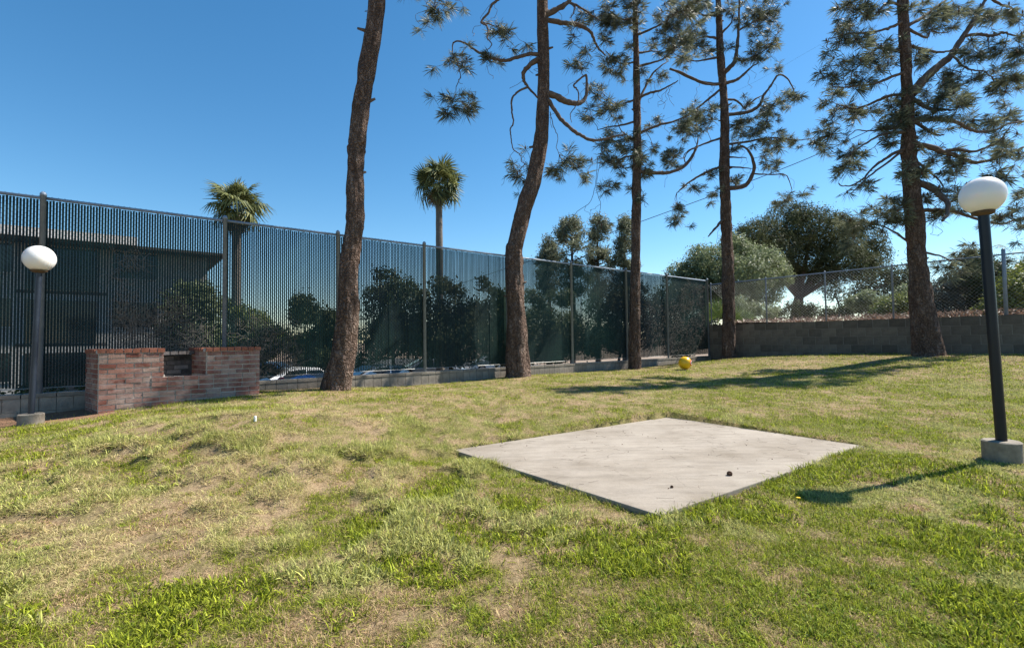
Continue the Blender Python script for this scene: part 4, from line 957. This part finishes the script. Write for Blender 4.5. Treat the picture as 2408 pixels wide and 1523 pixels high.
K5_ = K7([(1200, 50, 95), (1290, 40, 80), (1380, 60, 55), (1150, 150, 65), (1230, 130, 55), (1250, 280, 80), (1130, 290, 45), (1380, 290, 70), (1200, 410, 80), (1270, 490, 80), (1050, 350, 45), (1060, 460, 55), (1150, 500, 55), (1470, 320, 60), (1440, 420, 60), (1320, 380, 42), (1060, 660, 70), (1160, 700, 70), (1230, 760, 65), (1080, 790, 80), (1030, 870, 60), (1170, 900, 45), (1190, 980, 80), (1130, 1080, 55), (1180, 1100, 55), (1430, 830, 100), (1470, 720, 75), (1520, 780, 75), (1440, 930, 65), (1560, 650, 55), (1580, 740, 50), (1620, 400, 45), (1700, 380, 55), (1560, 50, 55), (1720, 60, 70), (1800, 100, 80), (1720, 150, 55), (1900, 60, 80), (1860, 140, 45), (2050, 100, 70), (2150, 110, 70), (2230, 80, 60), (2300, 130, 45), (2000, 310, 80), (2100, 330, 70), (2200, 340, 70), (2300, 330, 60), (1920, 480, 95), (1830, 560, 85), (1980, 540, 65), (1750, 620, 75), (1820, 640, 70), (1900, 700, 80), (1960, 790, 60), (1760, 730, 60), (2150, 540, 70), (2260, 520, 70), (2180, 600, 45), (2320, 560, 45), (2130, 800, 60), (2200, 760, 55), (2300, 780, 55), (2170, 920, 70), (2250, 960, 55), (2320, 1000, 55), (1700, 860, 55), (1650, 780, 50), (1750, 1040, 80), (1850, 1060, 70), (1920, 1090, 55), (1610, 1110, 75), (1670, 1150, 55), (2160, 1130, 55), (2210, 1180, 45), (1850, 1250, 80), (1920, 1260, 70), (1900, 1340, 70), (1780, 1400, 60), (1500, 1350, 70), (1460, 1300, 45), (1440, 1400, 52), (1320, 1220, 42), (1690, 1300, 42), (1520, 1440, 42), (2310, 1250, 45), (2300, 1370, 45), (2180, 1430, 60), (2280, 1440, 55), (2320, 1480, 36)])
K5_ += K5([(1600, 660, 50), (1720, 600, 65), (1780, 540, 50), (1690, 680, 50), (950, 330, 75), (1050, 400, 90), (1150, 350, 75), (980, 470, 70)])
pine('p5', 'widest pine, thick forked branches and full foliage, rightmost beside the block wall', 13.8, T5, B5, K5_, 2.0, 1.05, spread=1.3)

# ------------------------------------------------------------------ leafy trees and bushes
def leaf_arrays(lobes, n, size, shell=0.55, up=0.2, asp=0.5):
    tot = sum(r ** 2 for _, r in lobes); Vs = []; Cs = []
    for c, r in lobes:
        k = max(20, int(n * r * r / tot)); nc = max(6, k // 16)
        d = RNG.normal(0, 1, (nc, 3)); d /= np.linalg.norm(d, axis=1)[:, None]; d[:, 2] *= 0.85
        rad = r * (shell + (1.08 - shell) * RNG.random(nc) ** .7); cen = np.array(c) + d * rad[:, None]
        cs = RNG.uniform(0, 1, nc)
        ids = RNG.integers(0, nc, k); p = cen[ids] + RNG.normal(0, size * 1.7, (k, 3))
        nn = d[ids] + RNG.normal(0, 0.7, (k, 3)) + np.array((0, 0, up)); nn /= np.linalg.norm(nn, axis=1)[:, None]
        t = np.cross(nn, RNG.normal(0, 1, (k, 3))); t /= np.linalg.norm(t, axis=1)[:, None]; b = np.cross(nn, t)
        s = (size * RNG.uniform(.6, 1.3, k))[:, None]
        V = np.stack([p - t * s, p + b * s * asp, p + t * s, p - b * s * asp], 1); Vs.append(V.reshape(-1, 3))
        Cs.append(np.repeat(np.clip(cs[ids] * .7 + RNG.uniform(0, .4, k), 0, 1), 4))
    V = np.concatenate(Vs); k = len(V) // 4; q = (np.arange(k) * 4)[:, None]
    return V, np.concatenate([q + [0, 1, 2], q + [0, 2, 3]]), np.repeat(np.concatenate(Cs)[:, None], 3, 1)
def tree(name, label, cat, base, lobes, n, size, mat, trunk_r=0.12, group=None, forks=4, asp=0.5, bark=None):
    root = thing(name, base, label, cat, group); bv_ = Vector(base)
    g = Geo(); cen = sum((Vector(c) for c, _ in lobes), Vector()) / len(lobes)
    fork = bv_.lerp(cen, 0.45) + Vector((0, 0, -.1))
    g.tube(smooth_path([bv_ - Vector((0, 0, .3)), bv_.lerp(fork, .5) + Vector((random.gauss(0, .08), 0, 0)), fork], 5), [trunk_r * (1.15 - .04 * i) for i in range(11)], 9)
    part('trunk', g, bark or M['branch'], root, True)
    g = Geo()
    for c, r in sorted(lobes, key=lambda q: -q[1])[:forks + 4]:
        c = Vector(c); m = fork.lerp(c, .5) + Vector((random.gauss(0, .15), random.gauss(0, .15), random.gauss(0, .1)))
        g.tube(smooth_path([fork, m, c], 5), [trunk_r * (.62 - .045 * i) for i in range(11)], 7)
    part('limbs', g, bark or M['branch'], root, True)
    V, T, C = leaf_arrays(lobes, n, size, asp=asp)
    put('crown', mesh_tris('crown', V - np.array(base), T, mat, C), root, kind='stuff')
    return root
def lob(L, Y):  # lobes given by picture position and radius at distance Y
    return [((at(u, v, Y + dy).x, Y + dy, at(u, v, Y + dy).z), r / FPX * Y) for u, v, r, dy in L]
# right background
tree('conifer_tree', 'large dark green spreading conifer beyond the chain link fence', 'tree', (at(1860, 700, 34).x, 34, 0.2),
     lob([(1790, 560, 55, 0), (1850, 530, 60, 1), (1910, 540, 60, -1), (1960, 560, 60, 0), (2020, 570, 55, 1), (2050, 600, 40, 0), (1760, 560, 40, -2), (1820, 600, 60, -1), (1900, 610, 60, 0), (1980, 620, 55, -1), (1850, 640, 40, 1), (1930, 650, 40, 0), (2030, 630, 40, -1), (1740, 590, 35, 0), (1880, 505, 30, 0)], 34), 90000, 0.085, M['leafconifer'], .38, 'trees beyond the chain link fence', asp=.3)
tree('olive_tree', 'pale grey-green rounded tree just behind the fence corner', 'tree', (at(1700, 700, 28).x, 28, 0.2),
     lob([(1640, 640, 45, 0), (1680, 620, 45, -1), (1740, 610, 48, 0), (1790, 620, 45, -1), (1820, 650, 38, 0), (1760, 650, 50, -2), (1690, 660, 50, -1), (1620, 665, 38, 0), (1720, 580, 35, 0), (1650, 600, 30, 0), (1600, 650, 34, 0), (1620, 700, 40, 0), (1680, 710, 42, 0), (1740, 700, 40, 0), (1800, 690, 36, 0)], 28), 60000, 0.07, M['leafolive'], .2, 'trees beyond the chain link fence', asp=.4)
tree('leaning_tree', 'thin airy tree with a long bare leaning limb behind the chain link fence', 'tree', (at(1870, 760, 30).x, 30, 0.1),
     lob([(2060, 660, 34, 0), (2110, 650, 36, -1), (2150, 670, 34, 0), (2020, 690, 26, 0), (2090, 700, 34, -1), (2140, 710, 28, 0), (1990, 720, 18, 0), (1960, 690, 20, 1)], 30), 9000, 0.10, M['leafconifer'], .14, 'trees beyond the chain link fence', asp=.3)
tree('bush', 'bright yellow-green bush showing left of the widest pine over the wall', 'bush', (at(2095, 745, 19).x, 19, 0.4), lob([(2090, 725, 22, 0), (2120, 715, 24, 0), (2070, 738, 15, 0), (2130, 735, 18, .4)], 19), 5000, .055, M['leafyellow'], .04, 'bushes behind the block wall')
tree('bush', 'dark bush with glossy silvery leaves between the widest pine and the near lamp post', 'bush', (at(2240, 740, 17).x, 17, 0.35), lob([(2215, 690, 30, 0), (2245, 665, 30, 0), (2270, 690, 32, .5), (2230, 720, 30, 0), (2290, 720, 30, 0), (2200, 730, 22, 0)], 17), 14000, .045, M['leafgrey'], .06, 'bushes behind the block wall')
tree('bush', 'olive brown bush directly behind the near lamp post pole', 'bush', (at(2310, 740, 16.5).x, 16.5, 0.35), lob([(2300, 650, 30, 0), (2330, 640, 28, 0), (2320, 690, 34, 0), (2350, 670, 26, 0), (2290, 610, 22, 0)], 16.5), 12000, .05, M['leafdark'], .06, 'bushes behind the block wall')
tree('vine_mound', 'yellow-green vine covered mound at the right frame edge behind the chain link', 'vine', (at(2400, 740, 15).x, 15, 0.35), lob([(2390, 680, 44, 0), (2430, 660, 50, .5), (2350, 715, 30, 0), (2400, 720, 30, 0), (2440, 700, 40, 0), (2310, 735, 14, 0), (2470, 640, 60, 1)], 15), 20000, .05, M['leafyellow'], .08, 'bushes behind the block wall')
tree('bush', 'small dark bush behind the wall between the curled pine and the yellow-green bush', 'bush', (at(2020, 745, 22).x, 22, 0.35), lob([(1990, 728, 16, 0), (2030, 722, 18, 0), (2060, 730, 15, 0)], 22), 2500, .05, M['leafdark'], .04, 'bushes behind the block wall')
tree('bush', 'dull green bush over the wall between the fence corner and the curled pine', 'bush', (at(1745, 745, 24).x, 24, 0.35), lob([(1680, 735, 20, 0), (1730, 722, 26, 0), (1770, 728, 22, 0), (1810, 735, 18, 0)], 24), 5000, .06, M['leafolive'], .05, 'bushes behind the block wall')
tree('bush', 'dark twiggy bush low against the sky just right of the curled pine', 'bush', (at(1860, 745, 25).x, 25, 0.35), lob([(1830, 738, 15, 0), (1870, 728, 20, 0), (1905, 732, 18, 0), (1945, 738, 16, 0)], 25), 4500, .06, M['leafconifer'], .05, 'bushes behind the block wall')
tree('bush', 'grey-green bush against the chain link left of the yellow-green bush', 'bush', (at(2040, 735, 21).x, 21, 0.35), lob([(2010, 712, 18, 0), (2040, 700, 20, 0), (2075, 712, 20, 0), (2130, 690, 20, 0)], 21), 5000, .05, M['leafolive'], .05, 'bushes behind the block wall')
# dry ground cover on the bank
V = []; 
n = 9000; bb = RNG.uniform(0.2, 14, n); aa = -0.35 - RNG.random(n) ** 1.5 * 5; X_ = CX + DA[0] * aa + DB[0] * bb; Y_ = CY + DA[1] * aa + DB[1] * bb
p = np.c_[X_, Y_, 0.42 + RNG.random(n) * 0.28]; dirn = RNG.normal(0, 1, (n, 3)); dirn[:, 2] = np.abs(dirn[:, 2]); dirn /= np.linalg.norm(dirn, axis=1)[:, None]
sdv = np.cross(dirn, RNG.normal(0, 1, (n, 3))); sdv /= np.linalg.norm(sdv, axis=1)[:, None]
V = np.stack([p - sdv * .02, p + sdv * .02, p + dirn * .13], 1).reshape(-1, 3); q = (np.arange(n) * 3)[:, None]
put('dry_ground_cover', mesh_tris('dry', V, q + [0, 1, 2], M['dryplant'], np.repeat(RNG.random(n)[:, None], 3, 0).repeat(3, 1)), label='low reddish brown dry ground cover along the top of the block wall', cat='ground cover', kind='stuff')

# hedge and trees behind the slatted fence
hedges = [(930, 24, [(900, 730, 55, 0), (950, 715, 60, 0), (920, 780, 60, 0), (880, 800, 45, 0), (960, 790, 60, 0), (905, 685, 26, 0), (945, 672, 28, 0)], 'tall ragged dark shrub behind the slats just right of the nearest pine'),
 (1060, 23, [(1010, 750, 60, 0), (1070, 740, 62, 0), (1110, 760, 60, 0), (1040, 800, 60, 0), (1090, 810, 55, 0), (1000, 690, 26, 0)], 'broad dark green shrub behind the slats below the slender palm'),
 (1180, 24, [(1150, 735, 56, 0), (1200, 745, 58, 0), (1170, 800, 55, 0), (1230, 790, 50, 0)], 'dark green shrub behind the slats and the S-curved pine'),
 (1310, 26, [(1270, 740, 50, 0), (1320, 760, 60, 0), (1360, 780, 50, 0), (1290, 800, 55, 0)], 'dark bushy tree behind the slats under the distant pines'),
 (1450, 27, [(1420, 730, 48, 0), (1470, 725, 50, 0), (1510, 740, 55, 0), (1450, 790, 55, 0), (1520, 790, 50, 0)], 'dark bushy tree behind the slats beside the slender straight pine'),
 (1610, 27, [(1570, 710, 46, 0), (1620, 705, 45, 0), (1590, 760, 50, 0), (1640, 770, 45, 0), (1600, 820, 40, 0)], 'dark bushy tree behind the last slatted bays at the corner'),
 (740, 22, [(700, 800, 34, 0), (750, 790, 40, 0), (780, 770, 40, 0), (730, 830, 38, 0), (770, 740, 26, 0)], 'low dark shrub behind the slats left of the nearest pine'),
 (590, 24, [(560, 765, 36, 0), (600, 755, 38, 0), (640, 775, 34, 0), (580, 800, 38, 0), (630, 815, 34, 0), (660, 800, 24, 0)], 'yellowish green shrub behind the slats between the barbecue piers'),
 (455, 22, [(430, 730, 40, 0), (470, 720, 42, 0), (440, 780, 44, 0), (490, 780, 40, 0), (400, 770, 30, 0)], 'olive green shrub behind the slats at the end of the apartment building')]
for i, (u, Yh, L, lb) in enumerate(hedges):
    top = min(q[1] - q[2] for q in L); L = [(a_ + random.uniform(-8, 8), b_ + random.uniform(-10, 14), c_ * random.uniform(.62, .95), random.uniform(-1, 1)) for a_, b_, c_, _ in L] + [(u + random.gauss(0, 45), top + random.uniform(-5, 60), random.uniform(10, 20), random.uniform(-.8, .8)) for _ in range(7)] + [(u + random.gauss(0, 50), 810 + random.uniform(-40, 40), random.uniform(18, 30), random.uniform(-1, 1)) for _ in range(5)]
    tree('shrub', lb, 'shrub', (at(u, 850, Yh).x, Yh, -2.45), lob(L, Yh), 17000, 0.08, [M['leafdark'], M['leafconifer'], M['leafdark'], M['leafolive'], M['leafconifer'], M['leafdark'], M['leafconifer'], M['leafyellow'], M['leafolive']][i], .09, 'shrubs growing behind the slatted fence')
# ivy under the fence at the far left
lv = [((AB(17.2 + i * .35, -0.32, -0.72).x, AB(17.2 + i * .35, -0.32).y, -0.72), .11) for i in range(16)]
V, T, C = leaf_arrays(lv, 3200, .022, asp=.7); put('ivy', mesh_tris('ivy', V, T, M['leafdark'], C), label='low green ivy filling the gap under the fence left of the barbecue', cat='ivy', kind='stuff')

# distant pines behind the slatted fence
def far_pine(u, vt, vb, Yp, wpx, label, n=11000):
    b = at(u, 800, Yp); base = Vector((b.x, Yp, -2.45)); top = at(u, vt, Yp)
    root = thing('distant_pine', base, label, 'pine tree', 'distant pines over the slatted fence')
    g = Geo(); P = [base, base.lerp(top, .35) + Vector((.1, 0, 0)), base.lerp(top, .7), top]; g.tube(smooth_path(P, 6), [.24 - .012 * i for i in range(19)], 8); part('trunk', g, M['branch'], root, True)
    lob_ = []; g = Geo(); W = wpx / FPX * Yp; H = (vb - vt) / FPX * Yp
    for k in range(52):
        t = random.random(); z = top.z - H * t; rr = W * (0.25 + 0.75 * math.sin(math.pi * min(1, t * .8 + .1))) * random.uniform(.35, 1)
        q = random.uniform(0, 6.28); c = Vector((top.x + rr * math.cos(q), Yp + rr * math.sin(q), z)); lob_.append((tuple(c), random.uniform(.16, .36)))
        s = Vector((top.x, Yp, z - rr * .35)); g.tube([s, s.lerp(c, .6) + Vector((0, 0, -.05)), c], [.05, .035, .015], 5)
    lob_.append((tuple(top), .35)); part('limbs', g, M['branch'], root, True, kind='stuff')
    V, T, C = leaf_arrays(lob_, n, .10, shell=.2, asp=.3); put('crown', mesh_tris('crown', V - np.array(base), T, M['needle'], C), root, kind='stuff')
far_pine(1345, 520, 690, 34, 52, 'tallest of the distant pines over the fence, widest crown')
far_pine(1290, 565, 700, 36, 26, 'small distant pine at the left of the distant group')
far_pine(1405, 515, 700, 35, 30, 'narrow distant pine between the widest one and the slender near pine')
far_pine(1468, 520, 700, 33, 32, 'distant pine partly hidden by the slender near pine')

# ------------------------------------------------------------------ palms
def fan_mesh(mat, R=0.85, n=26, droop=0.35, pet=0.74):
    V = []; C = []; T = []
    def quad(a, b, c, d, t):
        k = len(V); V.extend([tuple(a), tuple(b), tuple(c), tuple(d)]); C.extend([t] * 4); T.extend([(k, k + 1, k + 2), (k, k + 2, k + 3)])
    hub = Vector((pet, 0, 0.05)); quad(Vector((0, -.02, 0)), Vector((0, .02, 0)), hub + Vector((0, .012, 0)), hub - Vector((0, .012, 0)), .9)
    for i in range(n):
        q = math.radians(-125 + 250 * i / (n - 1)); d = Vector((math.cos(q), math.sin(q), 0)); s = Vector((-math.sin(q), math.cos(q), 0)); L = R * (1 - .12 * abs(q) / 2.2) * random.uniform(.9, 1.05)
        z1_ = random.uniform(.02, .06) * (1 if i % 2 else -1)
        m = hub + d * L * .55 + Vector((0, 0, z1_ * .5 - droop * .10)); e = hub + d * L * .98 + Vector((0, 0, -droop * random.uniform(.5, 1.1) * R))
        w = L * .55 * math.radians(250 / n) * .55
        t = random.random(); quad(hub - s * .004, hub + s * .004, m + s * w + Vector((0, 0, z1_ * .3)), m - s * w, t); quad(m - s * w, m + s * w + Vector((0, 0, z1_ * .3)), e + s * .006, e - s * .006, t)
    return mesh_tris('frond', V, T, mat, np.repeat(np.array(C)[:, None], 3, 1))
fans = [fan_mesh(M['palm']) for _ in range(3)]; fansd = [fan_mesh(M['palm'], droop=.75) for _ in range(3)]; dead = [fan_mesh(M['deadfrond'], droop=1.1, R=.75) for _ in range(2)]
def palm(u, vc, Yp, scale, label, ndead, lean=0.0):
    c = at(u, vc, Yp); base = Vector((c.x - lean, Yp, -2.45)); root = thing('fan_palm', base, label, 'palm tree', 'fan palms beyond the slatted fence')
    g = Geo(); P = [base + (c - base) * t for t in (0, .3, .6, .9, .97)]; g.tube(smooth_path(P, 8), [(.24 - .0025 * i) * (1.0 + .05 * (i % 2)) * scale for i in range(33)], 14)
    part('trunk', g, M['palmtrunk'], root, False)
    o0 = c - base
    NF = 32 if ndead < 6 else 28
    for k in range(NF):
        t = k / NF; el = math.radians(86 - 133 * t); q = k * 2.39996
        o = put('frond', random.choice(fans if t < .45 else fansd), root, o0 + Vector((0, 0, .25 * scale * (1 - t)))); o.rotation_euler = (random.gauss(0, .5), -el + random.gauss(0, .28), q + random.gauss(0, .3)); s = scale * (random.uniform(.85, 1.2) if k > 7 else random.uniform(.55, .8)); o.scale = (s, s, s)
    for k in range(12):
        o = put('frond', random.choice(fans), root, o0 + Vector((0, 0, random.uniform(-.1, .3) * scale))); s = scale * random.uniform(.45, .65); o.scale = (s, s, s); o.rotation_euler = (random.gauss(0, .6), -math.radians(random.uniform(-20, 80)), random.random() * 6.28)
    for k in range(ndead):
        q = random.random() * 6.28; o = put('dead_frond', random.choice(dead), root, o0 - Vector((0, 0, .15))); o.rotation_euler = (random.gauss(0, .4), math.radians(random.uniform(45, 75)), q); o.scale = (scale * .8,) * 3
palm(557, 487, 24, 1.04, 'palm with sparse drooping fronds rising above the fence over the barbecue', 7)
palm(1032, 435, 27, 0.98, 'slender palm with a full round crown high above the fence', 4)
# low fan palm and feather palm behind the wall
def fan_up(u, v, Yp, L, label):
    c = at(u, v, Yp); root = thing('young_fan_palm', c, label, 'palm')
    bright = fan_mesh(M['palmbright'], R=.95, n=30, droop=.08, pet=.35)
    for k, (q, e, s, dx) in enumerate(L):
        o = put('frond', bright, root, (dx, random.uniform(-.2, .2), 0)); o.rotation_euler = (q, -e, 0.2 - math.pi / 2 * 0); o.scale = (s,) * 3
fan_up(1690, 760, 22.6, [(math.pi / 2, 1.45, 1.0, 0), (math.pi / 2 - .3, .9, .8, .6), (1.2, .45, .8, 1.0), (1.9, 2.1, .7, -.3)], 'bright green young fan palm peeking over the wall at the fence corner')
def feather(u, v, Yp, label):
    c = at(u, v, Yp); base = Vector((c.x, Yp, 0.3)); root = thing('feather_palm', base, label, 'palm tree')
    g = Geo(); g.tube([base, c], [.22, .2], 10); part('trunk', g, M['palmtrunk'], root, True)
    for k in range(18):
        q = k * 2.4; el = math.radians(75 - 75 * k / 18); V = []; C = []; T = []; pr = None
        for i in range(22):
            t = i / 21; r = 2.6 * t; z = r * math.sin(el) - 1.1 * t * t * 1.3; x = r * math.cos(el)
            P = Vector((x * math.cos(q), x * math.sin(q), z)); tg = Vector((math.cos(q), math.sin(q), 0)); sd = Vector((-math.sin(q), math.cos(q), 0))
            for s in (-1, 1):
                e = P + sd * s * .45 * math.sin(math.pi * (t * .85 + .1)) + tg * .18 + Vector((0, 0, -.10)); kx = len(V)
                V += [tuple(P - tg * .02), tuple(P + tg * .02), tuple(e)]; C += [random.random()] * 3; T.append((kx, kx + 1, kx + 2))
        me = mesh_tris('frond', np.array(V) + np.array(c - base), T, M['palm'], np.repeat(np.array(C)[:, None], 3, 1)); put('frond', me, root)
feather(2400, 620, 24, 'feather palm crown showing over the chain link at the right frame edge')

# ------------------------------------------------------------------ dead vines on the slatted fence
def vines(a0, a1, z0, z1_, n, label, shape):
    g = Geo(); root_b = AB((a0 + a1) / 2, 0.02, z0)
    root = thing('dead_vine', root_b, label, 'vine', 'dead vines clinging to the slatted fence')
    for k in range(n):
        a = random.uniform(a0, a1); z = random.uniform(z0, z1_)
        if not shape((a - a0) / (a1 - a0), (z - z0) / (z1_ - z0)): continue
        path = [AB(a, .012 + random.random() * .03, z)]; q = random.uniform(0, 6.28)
        for s in range(random.randint(3, 7)):
            q += random.gauss(0, .7); st_ = random.uniform(.03, .075); a += math.cos(q) * st_; z += math.sin(q) * st_; path.append(AB(a, .010 + random.random() * .04, max(z, FZ0)))
        g.tube(path, random.uniform(.0014, .0032), 3, False)
    part('stems', g, M['vine'], root, kind='stuff')
def fa(u):
    q = (u - CU) / FPX; return (CX - CY * q) / -(DA[0] - DA[1] * q)
vines(fa(500), fa(275), -.55, 1.55, 3000, 'mass of dead grey vine on the slats above and left of the barbecue', lambda x, z: (0.75 * x + 0.25 + random.random() * .15 > z) and random.random() < 1.1 - abs(x - .55) and vnoise(x * 5, z * 5, 3) > .22)
vines(fa(700), fa(560), -.6, .5, 650, 'thin dead vine on the slats behind the right pier of the barbecue', lambda x, z: random.random() < 1 - z * .7)
vines(0.1, 2.8, -.6, 2.2, 1500, 'dead vine tangle covering the last slatted bay at the corner', lambda x, z: vnoise(x * 4, z * 4, 3) > .15)
vines(2.9, 5.2, -.6, 1.2, 700, 'dead vine thinning out on the bay next to the corner bay', lambda x, z: vnoise(x * 4, z * 4, 8) > .3)

# ------------------------------------------------------------------ apartment building far behind the slatted fence
BB = -22.3
ab = thing('apartment_building', AB(15, BB, -2.62), 'pale three storey apartment building with white roof fascia seen through the left slats', 'building')
g = Geo(); g.box(AB(30, BB - 6, 1.2), (30, 12, 7.6), ANG_A); part('wall', g, M['stucco'], ab)
g = Geo(); g.box(AB(29.9, BB - 5.6, 5.07), (31.4, 13.6, 0.14), ANG_A); part('eave', g, M['darkroof'], ab)
g = Geo(); g.box(AB(32, BB - 5.6, 5.34), (27.6, 14.0, 0.42), ANG_A); part('fascia', g, M['fascia'], ab)
wg = Geo(); wg.box((0, 0, 0), (1.9, .06, 1.35)); wme = mesh_data('window', wg, M['glass'])
fg = Geo()
for x_, z_, sx_, sz_ in ((0, .71, 2.04, .07), (0, -.71, 2.04, .07), (-.985, 0, .07, 1.35), (.985, 0, .07, 1.35), (0, 0, .05, 1.35)): fg.box((x_, 0.02, z_), (sx_, .10, sz_))
fme = mesh_data('frame', fg, M['frame'])
dg = Geo(); dg.box((0, 0, 0), (2.6, .06, 2.1)); dme = mesh_data('balcony_opening', dg, M['glass'])
sg_ = Geo(); sg_.box((0, .7, 0), (3.4, 1.4, .16)); sme = mesh_data('balcony_slab', sg_, M['darkroof'])
rg = Geo(); rg.box((0, 1.36, 1.0), (3.4, .05, .06))
for i in range(18): rg.box((-1.65 + i * .194, 1.36, .5), (.025, .025, 1.0))
rme = mesh_data('balcony_rail', rg, M['darkroof'])
bl = Vector(ab.location); ry = ANG_A
flip = 1 if AB(0, 1).dot(Vector((1, 0, 0))) or True else 1
for fl in range(3):
    z = -2.62 + 0.1 + fl * 2.6
    for k in range(5):
        a = 18.2 + k * 5.6
        w_ = put('window', wme, ab, AB(a, BB + .02, z + 1.55) - bl, ry); f_ = put('frame', fme, w_, (0, 0, 0))
        a2 = a + 2.9; f_.scale = (1, -1, 1)
        put('balcony_opening', dme, ab, AB(a2, BB + .02, z + 1.15) - bl, ry)
        if fl:
            s_ = put('balcony_slab', sme, ab, AB(a2, BB, z - .02) - bl, ry); s_.scale = (1, -1, 1)
            r_ = put('balcony_rail', rme, ab, AB(a2, BB, z + .06) - bl, ry); r_.scale = (1, -1, 1)

# ------------------------------------------------------------------ parked cars in the lot
def car(a, b, rz, mat, label):
    p = AB(a, b, -2.45); root = thing('parked_car', p, label, 'car', 'cars parked behind the slatted fence', rz=rz)
    prof = [(-2.2, .35, .62, .62, .78), (-2.15, .28, .80, .80, .84), (-1.75, .22, .92, .93, .88), (-1.35, .20, .95, 1.12, .89), (-.75, .20, .96, 1.40, .90), (-.1, .20, .96, 1.46, .90), (.5, .20, .95, 1.42, .90), (1.0, .20, .93, 1.10, .89), (1.3, .20, .90, .92, .88), (1.9, .24, .78, .78, .85), (2.2, .32, .60, .60, .76)]
    V = []; F = []
    for x, zb, zbelt, zr, hw in prof:
        k = .80 if zr > zbelt + .05 else .97
        V += [(x, -hw * .9, zb), (x, -hw, zb + .18), (x, -hw, zbelt - .06), (x, -hw * .97, zbelt), (x, -hw * k * .98, max(zr - .05, zbelt)), (x, -hw * k * .8, zr), (x, hw * k * .8, zr), (x, hw * k * .98, max(zr - .05, zbelt)), (x, hw * .97, zbelt), (x, hw, zbelt - .06), (x, hw, zb + .18), (x, hw * .9, zb)]
    n = 12; m = len(prof)
    for i in range(m - 1):
        for k in range(n): F.append((i * n + k, i * n + (k + 1) % n, (i + 1) * n + (k + 1) % n, (i + 1) * n + k))
    F += [tuple(range(n)), tuple((m - 1) * n + k for k in range(n))[::-1]]
    g = Geo(); g.add(V, F); put('body', mesh_data('body', g, mat, False), root)
    for s in (-1, 1):
        for (x0, x1, x2, x3) in ((-1.15, -.72, -.12, -.12), (-.04, -.04, .50, .92)):
            g = Geo(); q = [(x0, .99), (x1, 1.34), (x2, 1.385 if x2 < .3 else 1.34), (x3, .99)]
            g.add([(x, s * (.885 - (z - .97) * .38 + .008), z) for x, z in q], [(0, 1, 2, 3) if s > 0 else (3, 2, 1, 0)]); put('side_window', mesh_data('side_window', g, M['glass']), root)
    for (x0, z0, x1, z1_, nm) in ((1.27, .95, .56, 1.40, 'windscreen'), (-1.66, .96, -.80, 1.40, 'rear_window')):
        g = Geo(); e = .02 if x0 > 0 else -.02; g.add([(x0 + e, -.74, z0 + .02), (x0 + e, .74, z0 + .02), (x1 + e, .60, z1_ + .02), (x1 + e, -.60, z1_ + .02)], [(0, 1, 2, 3)]); put(nm, mesh_data(nm, g, M['glass']), root)
    for x in (-1.35, 1.38):
        for s in (-1, 1):
            g = Geo(); g.tube([(x, s * .72, .32), (x, s * .92, .32)], .32, 20); t = put('wheel', mesh_data('wheel', g, M['tyre'], False), root)
            g = Geo(); g.tube([(x, s * .9, .32), (x, s * .93, .32)], .20, 14); put('rim', mesh_data('rim', g, M['rim']), t)
    for s in (-1, 1):
        g = Geo(); g.box((2.12, s * .62, .66), (.14, .30, .13)); put('headlight', mesh_data('headlight', g, M['white']), root)
        g = Geo(); g.box((-2.14, s * .62, .76), (.10, .30, .13)); put('tail_light', mesh_data('tail_light', g, M['redcloth']), root)
def carAt(u, Yc, dr, mat, label):
    x = at(u, 830, Yc).x; a, b = toAB(x, Yc); car(a, b, dr, mat, label)
carAt(1172, 38, ANG_A * 0 + math.radians(8), M['carwhite'], 'white car visible beneath the slats just left of the S-curved pine')
carAt(712, 20.5, ANG_A + math.pi, M['carwhite'], 'white car behind the slats between the barbecue and the nearest pine')
carAt(905, 22.0, ANG_A + math.pi, M['carsilver'], 'silver car behind the slats just right of the nearest pine')
carAt(628, 27.0, math.radians(10), M['carblue'], 'dark blue car behind the slats above the right pier of the barbecue')
carAt(1020, 29.0, math.radians(15), M['carsilver'], 'silver car in the shade behind the fence post under the slender palm')

# ------------------------------------------------------------------ overhead wires
def wire(P, Y0, Y1, r, label):
    pts = [at(u, v, Y0 + (Y1 - Y0) * i / (len(P) - 1)) for i, (u, v) in enumerate(P)]
    g = Geo(); g.tube(smooth_path(pts, 6), r, 5); me = mesh_data('overhead_wire', g, M['black'], True); put('overhead_wire', me, label=label, cat='wire', group='overhead wires')
wire([(900, 735), (1080, 668), (1310, 592), (1510, 520), (1760, 428), (1985, 335), (2340, 160), (2500, 78)], 44, 26, .024, 'thick black overhead cable sloping up to the right behind the pines')
wire([(1400, 340), (1712, 223), (1917, 112), (2150, -20), (2300, -120)], 50, 34, .006, 'faint thin overhead wire high between the curled pine and the widest pine')
